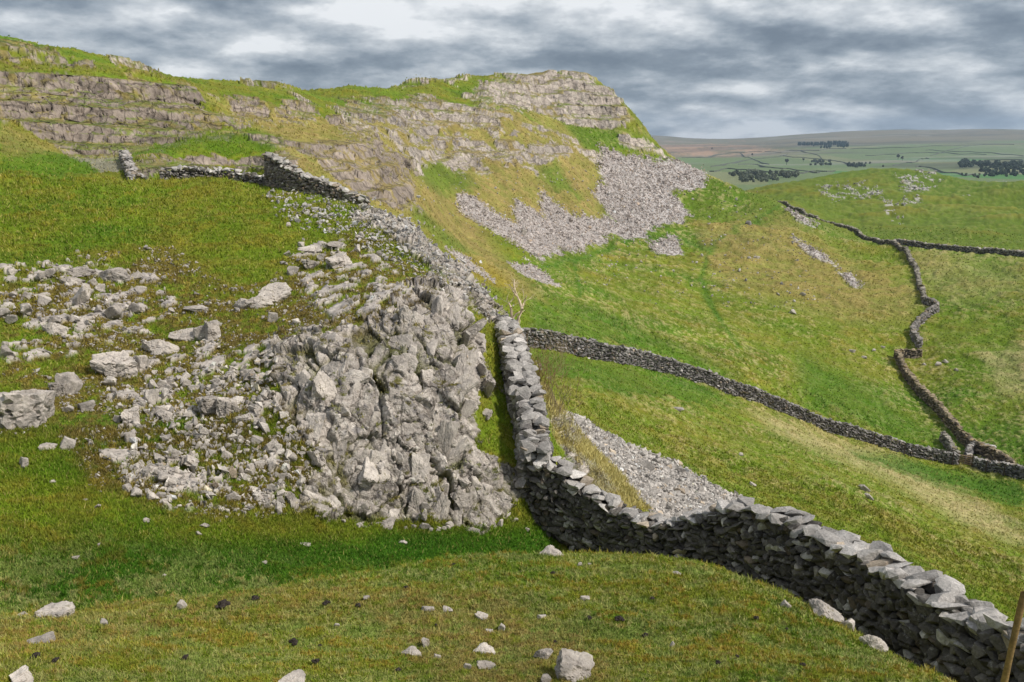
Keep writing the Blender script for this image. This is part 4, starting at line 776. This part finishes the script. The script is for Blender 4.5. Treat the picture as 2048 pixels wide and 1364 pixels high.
# ------------------------------------------------------------------ loose stones and scree: too many to count
I0 = np.array(I1[:12]); F0_ = ico(0)[1]; PR0 = [facet_rock(I0, RNG, 5, .1) for _ in range(12)]
def stone_stuff(name, label, cells, px, protos, F0, base, mat, rng, aspect=.6, var=.25, sink=.1):
    k = np.array([c[2] for c in cells]); pos = PF[k].copy(); r = RF[k]; n_ = len(k)
    b_ = PF[np.minimum(k + NROW, len(PF) - 1)] - pos; pos = pos + (PF[np.minimum(k + 1, len(PF) - 1)] - pos) * rng.normal(0, 1.2, (n_, 1)) + b_ * rng.normal(0, 1.2, (n_, 1)); 
    sz = rng.lognormal(0, .42, n_) * px * r / FPX / 2; size = np.column_stack([sz * rng.uniform(.9, 1.5, n_), sz * rng.uniform(.5, .9, n_), sz * rng.uniform(.35, .8, n_) * aspect / .6]); pos[:, 2] += size[:, 2] * (.3 - sink)
    Vx, Fx, cc = pack(protos, F0, pos, size, rot_rand(rng, .45, n_), stone_cols(n_, rng, base, var, warm=.05), rng)
    o = mesh_obj(name, Vx, Fx, mat, cc); tag(o, label, 'stones' if 'stone' in name else 'scree', kind='stuff'); return o
def mask_cells(mask, n_, rng, r0, r1, thr=.4):
    vis = np.unique(BUF[BUF >= 0]); c = vis[(mask[vis] > thr) & (RF[vis] > r0) & (RF[vis] < r1)]; k = rng.choice(c, n_); return [(0, 0, q) for q in k]
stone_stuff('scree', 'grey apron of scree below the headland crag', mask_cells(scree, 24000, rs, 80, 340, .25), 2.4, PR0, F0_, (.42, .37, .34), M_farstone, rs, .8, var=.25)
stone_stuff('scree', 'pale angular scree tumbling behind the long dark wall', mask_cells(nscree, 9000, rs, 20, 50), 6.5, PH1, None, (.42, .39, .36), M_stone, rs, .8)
tz = thin * (1 - sstep(.3, .6, slab))
stone_stuff('loose_stones', 'small loose limestone pieces in the mossy turf of the mound', mask_cells(thin * sstep(-.35, .5, N40 + .4 * N12) * (1 - .9 * sstep(.3, .6, slab)), 5200, rs, 12, 45, .25) + mask_cells(slab, 350, rs, 12, 40), 4.2, PH1, None, (.37, .34, .31), M_stone, rs, .9)
stone_stuff('loose_stones', 'dense leaning stones and flakes in brown moss along the left side of the slab outcrop', mask_cells(region([(330, 760), (560, 700), (640, 920), (600, 1020), (420, 1030), (260, 980), (280, 860)], 12, 30, 25) * sstep(-.5, .4, N12) * (1 - .8 * sstep(.3, .6, slab)), 1300, rs, 12, 30, .3), 9.5, PH1, None, (.42, .385, .345), M_stone, rs, 1.1)
cz = region([(540, 395), (720, 400), (860, 470), (960, 560), (980, 640), (860, 560), (700, 470), (560, 430)], 22, 46, 20)
stone_stuff('loose_stones', 'white loose stones strewn along the crest of the mound', mask_cells(cz * sstep(-.4, .5, N12), 1300, rs, 22, 46, .25) + mask_cells(crest, 500, rs, 22, 46), 5.5, PH1, None, (.42, .40, .375), M_stone, rs, .9)
stone_stuff('loose_stones', 'white limestone fragments scattered over the green hill on the right', mask_cells(hillrock, 900, rs, 330, 600, .2), 2.2, PR0, F0_, (.42, .40, .38), M_farstone, rs, .8)
stone_stuff('loose_stones', 'scattered stones on the valley side under the cliffs and scree', mask_cells(region([(640, 300), (1200, 330), (1500, 380), (1700, 600), (1400, 620), (1100, 560), (900, 420)], 70, 320, 30) * (N12 > .25), 900, rs, 70, 330, .3), 3.0, PR0, F0_, (.36, .34, .32), M_farstone, rs, .8)
print('stones', round(time.time() - T0, 1))

# ------------------------------------------------------------------ turf: short blades and tussocks in proportion to range
def turf_blades(name, label, n_, rng, r0, r1, hpx, wpx, per, avoid, strawy, tip=1.25, clump=2.2):
    vis = np.unique(BUF[BUF >= 0]); c = vis[(RF[vis] > r0) & (RF[vis] < r1) & (avoid[vis] < .35)]; k = rng.choice(c, n_)
    j = np.where((k + 1) % NROW == 0, k, k + 1); i2 = np.minimum(k + NROW, len(PF) - 1); a = rng.random((n_, 1)); b = rng.random((n_, 1)); p = PF[k] + (PF[j] - PF[k]) * a + (PF[i2] - PF[k]) * b * 1.0
    r = RF[k]; hh = rng.lognormal(0, .35, n_) * hpx * r / FPX; base = col_[k]
    Vs, Cs = [], []
    for q in range(per):
        off = rng.normal(0, 1, (n_, 2)) * (clump * r / FPX)[:, None]; th = rng.uniform(0, 2 * math.pi, n_); lean = rng.normal(0, .45, (n_, 2)); w = wpx * r / FPX / 2 * rng.uniform(.7, 1.3, n_)
        b0 = p.copy(); b0[:, :2] += off; b0[:, 2] -= .15 * hh
        dx = np.column_stack([np.cos(th) * w, np.sin(th) * w, np.zeros(n_)]); top = b0 + np.column_stack([lean[:, 0] * hh, lean[:, 1] * hh, hh * rng.uniform(.8, 1.25, n_)])
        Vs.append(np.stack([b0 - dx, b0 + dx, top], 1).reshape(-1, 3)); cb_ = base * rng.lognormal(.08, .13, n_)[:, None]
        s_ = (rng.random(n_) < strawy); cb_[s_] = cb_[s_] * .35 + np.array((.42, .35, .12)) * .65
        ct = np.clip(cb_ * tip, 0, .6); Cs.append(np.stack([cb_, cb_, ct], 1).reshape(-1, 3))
    Vs = np.concatenate(Vs); Cs = np.concatenate(Cs); F = np.arange(len(Vs)).reshape(-1, 3); o = mesh_obj(name, Vs, F, M_grass, Cs); tag(o, label, 'grass', kind='stuff'); return o
hard = union(rockall, sstep(.3, .6, nscree))
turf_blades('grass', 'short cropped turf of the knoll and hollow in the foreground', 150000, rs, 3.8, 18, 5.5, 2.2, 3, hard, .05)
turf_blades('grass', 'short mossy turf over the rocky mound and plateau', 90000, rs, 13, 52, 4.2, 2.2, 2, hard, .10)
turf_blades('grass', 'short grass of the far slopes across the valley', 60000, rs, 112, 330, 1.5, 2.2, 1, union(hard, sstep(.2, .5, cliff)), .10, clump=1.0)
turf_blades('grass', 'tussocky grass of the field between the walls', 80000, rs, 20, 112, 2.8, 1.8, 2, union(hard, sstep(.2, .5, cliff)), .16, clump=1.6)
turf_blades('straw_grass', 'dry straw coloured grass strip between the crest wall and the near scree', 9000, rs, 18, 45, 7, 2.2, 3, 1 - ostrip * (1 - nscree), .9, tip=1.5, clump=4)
print('turf', round(time.time() - T0, 1))

# ------------------------------------------------------------------ twigs, dead tree, shrubs
def tube(path, rad, sides=5):
    path = np.array(path, float); rad = np.broadcast_to(rad, (len(path),)); t = np.gradient(path, axis=0); t /= np.linalg.norm(t, axis=1, keepdims=True) + 1e-9
    up = np.where(np.abs(t[:, 2:3]) > .9, np.array([[1., 0, 0]]), np.array([[0, 0, 1.]])); a = np.cross(t, up); a /= np.linalg.norm(a, axis=1, keepdims=True); b = np.cross(t, a)
    th = np.arange(sides) / sides * 2 * math.pi; V = path[:, None] + rad[:, None, None] * (a[:, None] * np.cos(th)[None, :, None] + b[:, None] * np.sin(th)[None, :, None]); n_ = len(path); F = []
    for i in range(n_ - 1):
        for k in range(sides):
            k2 = (k + 1) % sides; F += [(i * sides + k, i * sides + k2, (i + 1) * sides + k2), (i * sides + k, (i + 1) * sides + k2, (i + 1) * sides + k)]
    return V.reshape(-1, 3), np.array(F)
def join(parts):
    Vs, Fs, o_ = [], [], 0
    for V, F in parts: Vs.append(V); Fs.append(F + o_); o_ += len(V)
    return np.concatenate(Vs), np.concatenate(Fs)
def px2w(u, v, r):      # point at bearing/height of a sight line and given range
    az, e = pix_dir(u, v); return np.array((r * math.sin(az), r * math.cos(az), r * e))
M_twig = attrmat('pale_dead_wood', (8.0, 50.0), .25, .4, .01)
def branchy(parts, p0, d, ln, rad, rng, depth, spread=.6, up=.1):
    n_ = 5; pts = [p0]; d = d / np.linalg.norm(d)
    for i in range(n_): d = d + rng.normal(0, .13, 3) + np.array((0, 0, up * .2)); d /= np.linalg.norm(d); pts.append(pts[-1] + d * ln / n_)
    parts.append(tube(pts, np.linspace(rad, rad * .45, len(pts)), 5))
    if depth > 0:
        for k in range(int(rng.integers(2, 4))):
            i = int(rng.integers(2, n_ + 1)); nd = d + rng.normal(0, spread, 3); branchy(parts, pts[i], nd, ln * rng.uniform(.45, .7), rad * .55, rng, depth - 1, spread, up)
rt = np.random.default_rng(22)
rb_ = 26.2; tp = []
def wpath(pp, r): return [px2w(u, v, r + (i % 3 - 1) * .08) for i, (u, v) in enumerate(pp)]
tree = empty('bare_tree', px2w(1028, 668, rb_)); tag(tree, 'leafless pale tree rising behind the top of the crest wall', 'tree')
def ch(o, par):
    o.parent = par; o.matrix_parent_inverse = Matrix.Translation(-par.location); return o
trunk = join([tube(wpath([(1022, 700), (1023, 668), (1024, 640), (1022, 615)], rb_), [.08, .07, .055, .045], 6), tube(wpath([(1028, 705), (1031, 668), (1036, 640), (1044, 618)], rb_), [.09, .075, .06, .05], 6)])
ch(mesh_obj('trunk', *trunk, M_twig, np.tile((.58, .47, .33), (len(trunk[0]), 1))), tree)
lp = [tube(wpath([(1022, 615), (1018, 606), (1026, 598), (1029, 590)], rb_), [.04, .024, .02, .014]), tube(wpath([(1044, 618), (1040, 604), (1034, 592), (1030, 580), (1028, 568), (1029, 558)], rb_), [.05, .042, .034, .026, .018, .012]),
      tube(wpath([(1033, 592), (1026, 582), (1022, 574), (1018, 570)], rb_), [.03, .022, .016, .012]), tube(wpath([(1044, 618), (1047, 608), (1049, 600), (1051, 596)], rb_), [.04, .03, .02, .014]), tube(wpath([(1038, 635), (1044, 624), (1050, 620)], rb_), [.025, .014, .008]), tube(wpath([(1024, 640), (1032, 628), (1042, 622)], rb_), [.02, .03, .02]),
      tube(wpath([(1018, 606), (1012, 612), (1006, 618)], rb_), [.012, .01, .006]), tube(wpath([(1034, 660), (1039, 648), (1041, 640)], rb_), [.02, .012, .008])]
for _ in range(16):
    a = [(1029, 580), (1034, 592), (1044, 616), (1049, 604), (1022, 612), (1040, 640)][int(rt.integers(6))]; branchy(lp, px2w(*a, rb_), np.array((rt.normal(), rt.normal() * .5, .9)), rt.uniform(.2, .45), .010, rt, 1)
lv, lf = join(lp); ch(mesh_obj('branches', lv, lf, M_twig, np.tile((.62, .51, .36), (len(lv), 1))), tree)
def shrub(u, v, r, h, n_, label, colr, seed, spread=.5, rad=.008):
    rg = np.random.default_rng(seed); p = px2w(u, v, r); root = empty('twiggy_shrub', p); tag(root, label, 'shrub'); ps = []
    for _ in range(n_):
        b0 = p + np.array((rg.normal(0, spread), rg.normal(0, spread * .6), -.2)); branchy(ps, b0, np.array((rg.normal(0, .35), rg.normal(0, .3), 1.0)), h * rg.uniform(.5, 1.0), rad, rg, 2, .45, .3)
    v_, f_ = join(ps); ch(mesh_obj('twigs', v_, f_, M_twig, np.tile(colr, (len(v_), 1)) * rg.lognormal(0, .1, (len(v_), 1))), root); return root
shrub(1092, 772, 25.5, 1.5, 44, 'leafless brown thicket on the slope right of the crest wall', (.26, .17, .09), 31, .34)
shrub(1106, 735, 28, 1.3, 14, 'thin pale twigs rising above the brown thicket', (.36, .29, .18), 32, .3, .006)
shrub(1110, 812, 24, .9, 22, 'low grey brown bush at the lower end of the thicket', (.24, .18, .13), 33, .3)
shrub(1200, 860, 34, .6, 10, 'small dark leafless bush on the upper rim of the near scree', (.12, .10, .09), 34, .3)

# ------------------------------------------------------------------ timber
def box(c, hx, hy, hz, Rm=None):
    c8 = np.array([(sx, sy, sz) for sx in (-1, 1) for sy in (-1, 1) for sz in (-1, 1)], float) * (hx, hy, hz)
    if Rm is not None: c8 = c8 @ Rm.T
    F = np.array([(0, 1, 3), (0, 3, 2), (4, 6, 7), (4, 7, 5), (0, 4, 5), (0, 5, 1), (2, 3, 7), (2, 7, 6), (0, 2, 6), (0, 6, 4), (1, 5, 7), (1, 7, 3)]); return c8 + np.array(c), F
g0, g1 = px2w(1913, 936, 106.7), px2w(1943, 942, 106.6); zg = z_at([g0[0], g1[0]], [g0[1], g1[1]]); g0[2], g1[2] = zg
gate = empty('timber_gate', (g0 + g1) / 2); tag(gate, 'five barred timber gate closing the gap in the valley wall', 'gate')
gd = (g1 - g0); gl = np.linalg.norm(gd[:2]); gu = gd / gl
for f in (0.04, .96):
    p = g0 + gd * f; V_, F_ = tube([p + (0, 0, -.2), p + (0, 0, .7), p + (0, 0, 1.45)], [.09, .09, .085], 8); ch(mesh_obj('gate_post', V_, F_, M_wood, np.tile((.16, .11, .07), (len(V_), 1))), gate)
for k in range(5):
    hgt = .2 + k * .25; V_, F_ = tube([g0 + gd * .06 + (0, 0, hgt), g0 + gd * .5 + (0, 0, hgt), g0 + gd * .94 + (0, 0, hgt)], .06, 4); ch(mesh_obj('rail', V_, F_, M_wood, np.tile((.36, .25, .16), (len(V_), 1))), gate)
V_, F_ = tube([g0 + gd * .08 + (0, 0, .2), g0 + gd * .5 + (0, 0, .7), g0 + gd * .92 + (0, 0, 1.2)], .045, 4); ch(mesh_obj('brace', V_, F_, M_wood, np.tile((.34, .24, .15), (len(V_), 1))), gate)
for u, v, r, lab in ((1747, 892, 101.2, 'leftmost dark post set against the valley wall'), (1808, 908, 103.4, 'dark post in the middle of the valley wall left of the gate'), (1903, 934, 105.9, 'dark post close to the left of the gate'), (1970, 949, 105.6, 'dark post against the wall right of the gate'), (2006, 956, 104.6, 'rightmost dark post against the valley wall')):
    p = px2w(u, v, r); p[2] = z_at(p[0], p[1])[0]; V_, F_ = tube([p + (0, 0, -.2), p + (0, 0, .7), p + (.03, 0, 1.55)], [.085, .08, .075], 7); o = mesh_obj('fence_post', V_, F_, M_wood, np.tile((.07, .055, .045), (len(V_), 1))); tag(o, lab, 'post', 'posts along the valley wall')
pt = px2w(2048, 1185, 7.6); pb = px2w(1996, 1420, 7.5); pb2 = pb + (pb - pt) * .5
post = empty('wooden_stake', pb2); tag(post, 'leaning brown wooden stake in the lower right corner', 'stake')
pts_ = [pb2 + (pt - pb2) * f for f in np.linspace(0, 1, 9)]; V_, F_ = tube(pts_, .027 + .002 * np.sin(np.arange(9) * 2.1), 12); ch(mesh_obj('shaft', V_, F_, M_wood, np.tile((.21, .14, .055), (len(V_), 1)), smooth=True), post)
wv = []; ax = (pt - pb2) / np.linalg.norm(pt - pb2); s1 = np.cross(ax, (0, 0, 1.)); s1 /= np.linalg.norm(s1); s2 = np.cross(ax, s1); pc = px2w(2027, 1279, 7.57); th = np.linspace(0, 4.2 * math.pi, 40)
wv.append(tube([pc + s1 * .031 * math.cos(t) + s2 * .031 * math.sin(t) + ax * .004 * t for t in th], .0025, 5)); wv.append(tube([pc + s1 * .04, pc + s1 * .3 + (0.1, .1, -.02), pc + (.5, .6, -.12)], .0022, 5)); wv_, wf_ = join(wv)
ch(mesh_obj('wire', wv_, wf_, M_wood, np.tile((.20, .21, .22), (len(wv_), 1))), post)

# ------------------------------------------------------------------ sheep droppings: little piles of dark pellets
M_dung = attrmat('dark_dung', (20.0,), .3, .4, .01)
def pile(rng):
    n_ = 46; a = rng.uniform(0, 6.28, n_); rr = np.minimum(np.abs(rng.normal(0, .36, n_)), .62); pos = np.column_stack([rr * np.cos(a), rr * np.sin(a) * .7, np.maximum(0, .42 - rr * .45) * rng.random(n_)])
    s_ = rng.uniform(.2, .28, n_); return pack(PR1, FI1, pos, np.column_stack([s_, s_ * .8, s_ * .7]), rot_rand(rng, .5, n_), stone_cols(n_, rng, (.04, .033, .028), .2, warm=0), rng)
PM = []
for _ in range(4):
    V_, F_, c_ = pile(rt); o = mesh_obj('sheep_dropping', V_, F_, M_dung, c_, smooth=True); PM.append(o.data); bpy.data.objects.remove(o)
for u, v, w in ((447, 1219, 34), (509, 1201, 20), (447, 1206, 12), (653, 1211, 20), (716, 1218, 18), (587, 1291, 28), (372, 1321, 20), (632, 1330, 22), (1178, 1240, 17), (1239, 1246, 26), (1291, 1275, 18), (1105, 1151, 14), (1302, 1201, 14), (1512, 1242, 16), (1573, 1262, 10), (1605, 1335, 16), (1434, 1329, 16), (1473, 1317, 12), (72, 1318, 22), (112, 1325, 18), (1110, 1288, 12), (871, 1252, 9), (813, 1178, 14), (907, 1132, 10), (795, 1345, 18), (638, 1296, 12)):
    p, nn, r = ground_pt(u, v); o = bpy.data.objects.new('sheep_dropping', PM[int(rt.integers(4))]); C.objects.link(o); s_ = w * r / FPX / 2; s_ *= 1.25; o.location = p + (0, 0, .35 * s_ + .01); o.scale = (s_, s_, s_ * .9); o.rotation_euler = (0, 0, rt.uniform(0, 6))
    tag(o, 'dark heap of sheep droppings in the turf of the knoll', 'droppings', 'sheep droppings on the knoll')

# ------------------------------------------------------------------ far country: trees, woods and field walls
M_leaf = attrmat('far_foliage', (.05, .3), .3, .3, .5)
def crown(rng, n_=26):
    a = rng.uniform(0, 6.28, n_); h = rng.uniform(-.6, 1, n_); rr = np.sqrt(np.clip(1 - h * h, 0, 1)) * rng.uniform(.3, 1, n_); pos = np.column_stack([rr * np.cos(a), rr * np.sin(a), h]) * (.72, .72, .62)
    s_ = rng.uniform(.22, .40, n_); return pack(PR0, F0_, pos, np.column_stack([s_, s_, s_ * .8]), rot_rand(rng, .5, n_), stone_cols(n_, rng, (.05, .055, .04), .3, warm=0), rng)
CR = [crown(rt) for _ in range(5)]
def wood(cells, hpx, label, colr, name='woodland', wid=.8):
    Vs, Fs, Cs, o_ = [], [], [], 0
    for u, v in cells:
        p, nn, r = ground_pt(u, v)
        if r < 900: continue
        V_, F_, c_ = CR[int(rt.integers(5))]; hh = hpx * r / FPX * rt.uniform(.75, 1.2) / 2; a = rt.uniform(0, 6.28); ca, sa = math.cos(a), math.sin(a); Q = V_ * (hh * wid, hh * wid, hh * .95)
        Q = np.column_stack([Q[:, 0] * ca - Q[:, 1] * sa, Q[:, 0] * sa + Q[:, 1] * ca, Q[:, 2]]) + p + (0, 0, hh * .9); Vs.append(Q); Fs.append(F_ + o_); o_ += len(V_); Cs.append(c_ / .05 * np.array(colr) * rt.lognormal(0, .2))
    o = mesh_obj(name, np.concatenate(Vs), np.concatenate(Fs), M_leaf, np.clip(np.concatenate(Cs), .01, .5)); tag(o, label, 'trees', kind='stuff'); return o
def row(u0, u1, v0, v1, n_): return [(rt.uniform(u0, u1), rt.uniform(v0, v1)) for _ in range(n_)]
wood(row(1597, 1696, 289, 293, 300), 8, 'dark conifer plantation high on the far moor', (.022, .040, .040), wid=.5)
wood(row(1480, 1595, 352, 366, 150) + row(1460, 1520, 350, 356, 30), 12, 'leafless wood in the valley behind the headland flank', (.085, .09, .085))
wood(row(1918, 2060, 330, 338, 90) + row(1920, 1950, 324, 330, 20) + row(1960, 2060, 340, 352, 70), 10, 'dark wood at the right edge below the far scar', (.05, .062, .06))
wood(row(1618, 1664, 325, 328, 22), 8, 'row of trees in the far fields below the plantation', (.06, .07, .065)); wood(row(1696, 1728, 332, 336, 24), 10, 'square clump of dark trees on the far fields', (.05, .06, .058))
wood(row(1880, 1960, 352, 366, 60) + row(1680, 1790, 328, 340, 12), 7, 'scattered bare trees and bushes beyond the green hill', (.075, .08, .07))
for k, (u, v, h, lab) in enumerate(((1573, 330, 12, 'lone round tree in the far fields left of the tree row'), (1803, 320, 8, 'small dark tree in the middle of the far fields'), (1795, 318, 9, 'left one of two small trees in the far middle fields'), (1424, 301, 5, 'small tree near the pale moor behind the headland'), (1505, 308, 6, 'small tree on the left of the far green fields'), (1608, 322, 7, 'small bush like tree left of the far tree row'))):
    p, nn, r = ground_pt(u, v); hh = h * r / FPX; rtree = empty('tree', p); tag(rtree, lab, 'tree'); V_, F_, c_ = CR[k % 5]
    ch(mesh_obj('crown', V_ * (hh * .42, hh * .42, hh * .42) + p + (0, 0, hh * .6), F_, M_leaf, c_ * .8), rtree); tv, tf = tube([p + (0, 0, -1), p + (0, 0, hh * .3), p + (hh * .02, 0, hh * .6)], [hh * .05, hh * .04, hh * .02], 6); ch(mesh_obj('trunk', tv, tf, M_leaf, np.tile((.05, .045, .04), (len(tv), 1))), rtree)
FW = [[(1340, 318), (1400, 312), (1470, 306), (1530, 303)], [(1530, 303), (1600, 300), (1700, 297)], [(1420, 330), (1520, 318), (1580, 310)], [(1560, 312), (1640, 318), (1720, 330)], [(1640, 346), (1560, 334), (1470, 324)], [(1750, 340), (1830, 322), (1860, 312)], [(1860, 312), (1900, 300), (1940, 292)],
      [(1730, 312), (1800, 308), (1880, 306), (1980, 310)], [(1830, 330), (1900, 345), (1960, 350)], [(1500, 340), (1600, 344), (1700, 342)], [(1850, 300), (1950, 305), (2060, 312)], [(1700, 297), (1800, 296), (1900, 290), (2040, 288)], [(1380, 340), (1450, 338), (1520, 342)], [(1600, 300), (1640, 312), (1650, 330)], [(1960, 320), (2010, 318), (2060, 322)], [(1480, 306), (1500, 316), (1540, 330)]]
FWL = ['on the left', 'under the plantation', 'left of the tree row', 'right of the lone tree', 'below the lone tree', 'climbing in the centre', 'climbing to the far scar', 'across the middle', 'below the far wood', 'low in the valley', 'above the far wood', 'along the moor foot', 'behind the headland flank', 'beside the tree row', 'beside the far wood', 'at the pale moor corner']
for ln_, where in zip(FW, FWL):
    pp = []
    for a, b in zip(ln_[:-1], ln_[1:]):
        for f in np.linspace(0, 1, 14)[:-1]: pp.append(ground_pt(a[0] + (b[0] - a[0]) * f, a[1] + (b[1] - a[1]) * f)[0])
    pp = np.array(pp); pp = pp[np.hypot(pp[:, 0], pp[:, 1]) > 900]
    for _ in range(2): pp[1:-1] = (pp[:-2] + 2 * pp[1:-1] + pp[2:]) / 4
    w_ = np.linalg.norm(pp[:, :2], axis=1); tg = np.gradient(pp[:, :2], axis=0); tg /= np.linalg.norm(tg, axis=1, keepdims=True) + 1e-9; nn_ = np.column_stack([-tg[:, 1], tg[:, 0]]) * .6; k_ = len(pp); hgt = 2.2
    vs = np.concatenate([np.column_stack([pp[:, :2] + nn_, pp[:, 2] - 3]), np.column_stack([pp[:, :2] - nn_, pp[:, 2] - 3]), np.column_stack([pp[:, :2] - nn_ * .6, pp[:, 2] + hgt]), np.column_stack([pp[:, :2] + nn_ * .6, pp[:, 2] + hgt])]); fs = []
    for g in range(4): g2 = (g + 1) % 4; i_ = np.arange(k_ - 1); fs.append(np.column_stack([g * k_ + i_, g * k_ + i_ + 1, g2 * k_ + i_ + 1, g2 * k_ + i_]))
    o = mesh_obj('dry_stone_wall', vs, np.concatenate(fs), M_farstone, np.tile((.13, .14, .12), (len(vs), 1))); tag(o, 'thin distant field wall ' + where + ' of the far country', 'field wall', 'distant field walls')
# ------------------------------------------------------------------ the air
HZ = True
if HZ:
    zlo = float(PF[:, 2].min()) - 1; V_, F_ = box((0, 5700, (zlo + 320) / 2), 9800, 5900, (320 - zlo) / 2); hz = mesh_obj('haze', V_, F_, M_leaf); hz.data.materials.clear(); tag(hz, kind='stuff')
    m = bpy.data.materials.new('air'); m.use_nodes = True; nt = m.node_tree; nt.nodes.clear(); ou = nt.nodes.new('ShaderNodeOutputMaterial'); vo = nt.nodes.new('ShaderNodeVolumePrincipled'); vo.inputs['Color'].default_value = (.55, .74, .98, 1); vo.inputs['Density'].default_value = 7.5e-5; vo.inputs['Anisotropy'].default_value = .2
    nt.links.new(vo.outputs[0], ou.inputs['Volume']); hz.data.materials.append(m)
print('far', round(time.time() - T0, 1))

# ------------------------------------------------------------------ world, sun, camera
SUN_EL, SUN_AZ = math.radians(47), math.radians(108)      # azimuth clockwise from straight ahead (+Y)
sc_ = bpy.context.scene; wd = bpy.data.worlds.new('World'); sc_.world = wd; wd.use_nodes = True; nt = wd.node_tree; L = nt.links.new; bg = nt.nodes['Background']
sky = ND(nt, 'ShaderNodeTexSky', sky_type='NISHITA', sun_disc=False, sun_elevation=SUN_EL, sun_rotation=SUN_AZ)
bg.inputs['Strength'].default_value = .12
tc = ND(nt, 'ShaderNodeTexCoord'); sx = ND(nt, 'ShaderNodeSeparateXYZ'); L(tc.outputs['Generated'], sx.inputs[0])
def MA(op, a, b=None, c=None):
    n_ = ND(nt, 'ShaderNodeMath', operation=op)
    for k, v in enumerate((a, b, c)):
        if v is None: continue
        if isinstance(v, (int, float)): n_.inputs[k].default_value = v
        else: L(v, n_.inputs[k])
    return n_.outputs[0]
zc = MA('ADD', MA('MAXIMUM', sx.outputs[2], 0.0), .27)          # a deck of cloud seen in perspective
cx_ = MA('DIVIDE', sx.outputs[0], zc); cy_ = MA('DIVIDE', sx.outputs[1], zc)
cb = ND(nt, 'ShaderNodeCombineXYZ'); L(cx_, cb.inputs[0]); L(cy_, cb.inputs[1]); cb.inputs[2].default_value = 3.7
def CN(sc, det, rough, off, dist=0.0):
    mp = ND(nt, 'ShaderNodeMapping'); mp.inputs['Location'].default_value = off; L(cb.outputs[0], mp.inputs['Vector'])
    n_ = ND(nt, 'ShaderNodeTexNoise', Scale=sc, Detail=det, Roughness=rough, Distortion=dist); L(mp.outputs[0], n_.inputs['Vector']); return n_.outputs['Fac']
def DENS(oy):
    base_ = CN(1.15, 11, .56, (3.1, 1.7 - oy, oy * .3)); mp = ND(nt, 'ShaderNodeMapping'); mp.inputs['Location'].default_value = (.7, .2 - oy, 0); L(cb.outputs[0], mp.inputs['Vector'])
    wn = ND(nt, 'ShaderNodeTexNoise', Scale=3.0, Detail=6.0, Roughness=.6); L(mp.outputs[0], wn.inputs['Vector']); ws = ND(nt, 'ShaderNodeVectorMath', operation='SCALE'); L(wn.outputs['Color'], ws.inputs[0]); ws.inputs['Scale'].default_value = .55
    wa = ND(nt, 'ShaderNodeVectorMath', operation='ADD'); L(mp.outputs[0], wa.inputs[0]); L(ws.outputs[0], wa.inputs[1]); vo_ = ND(nt, 'ShaderNodeTexVoronoi', feature='SMOOTH_F1', Scale=2.3); vo_.inputs['Smoothness'].default_value = .35; L(wa.outputs[0], vo_.inputs['Vector'])
    return MA('SUBTRACT', base_, MA('MULTIPLY', vo_.outputs['Distance'], .30))
n1 = DENS(0.0); n2 = DENS(.13); nb = CN(.42, 3, .5, (8.2, 2.5, 0)); nf = CN(6.0, 10, .65, (1, 4, 2), .2)
val = MA('ADD', MA('ADD', MA('MULTIPLY', n1, .75), MA('MULTIPLY', nb, .60)), MA('ADD', MA('MULTIPLY', MA('SUBTRACT', n1, n2), 1.3), MA('MULTIPLY', nf, .30)))
val = MA('ADD', val, MA('ADD', .05, MA('MAXIMUM', MA('SUBTRACT', .09, MA('MULTIPLY', sx.outputs[2], .9)), 0.0)))
cr = ND(nt, 'ShaderNodeValToRGB'); L(val, cr.inputs[0]); e_ = cr.color_ramp.elements
e_[0].position = .50; e_[0].color = (.125, .152, .19, 1); e_[1].position = 1.06; e_[1].color = (.80, .81, .82, 1)
for p_, c_ in ((.64, (.205, .238, .28, 1)), (.75, (.33, .365, .405, 1)), (.88, (.54, .565, .59, 1))):
    k_ = e_.new(p_); k_.color = c_
vm = ND(nt, 'ShaderNodeVectorMath', operation='SCALE'); L(cr.outputs[0], vm.inputs[0]); vm.inputs['Scale'].default_value = 1 / .12
mxs = ND(nt, 'ShaderNodeMix', data_type='RGBA'); mxs.inputs[0].default_value = .93; L(sky.outputs[0], mxs.inputs[6]); L(vm.outputs[0], mxs.inputs[7]); L(mxs.outputs[2], bg.inputs['Color'])
sl = bpy.data.lights.new('sun', 'SUN'); sl.energy = 3.3; sl.angle = math.radians(5); sl.color = (1, .93, .84); so = bpy.data.objects.new('sun', sl); C.objects.link(so)
from mathutils import Vector
dv = Vector((math.sin(SUN_AZ) * math.cos(SUN_EL), math.cos(SUN_AZ) * math.cos(SUN_EL), math.sin(SUN_EL))); so.rotation_euler = dv.to_track_quat('Z', 'Y').to_euler()
cd = bpy.data.cameras.new('camera'); cd.sensor_width = 36; cd.lens = FPX / 2048 * 36; cd.clip_start = .1; cd.clip_end = 40000; co = bpy.data.objects.new('camera', cd); C.objects.link(co)
co.location = (0, 0, 0); co.rotation_euler = (math.radians(90) - PITCH, 0, 0); sc_.camera = co
sc_.view_settings.view_transform = 'Standard'; sc_.view_settings.look = 'None'; sc_.view_settings.exposure = .24; sc_.view_settings.gamma = 1
sc_.cycles.max_bounces = 4; sc_.cycles.diffuse_bounces = 2; sc_.cycles.glossy_bounces = 1; sc_.cycles.volume_bounces = 0; sc_.cycles.transparent_max_bounces = 4; sc_.render.resolution_x = 1024; sc_.render.resolution_y = 682
print('done', round(time.time() - T0, 1))
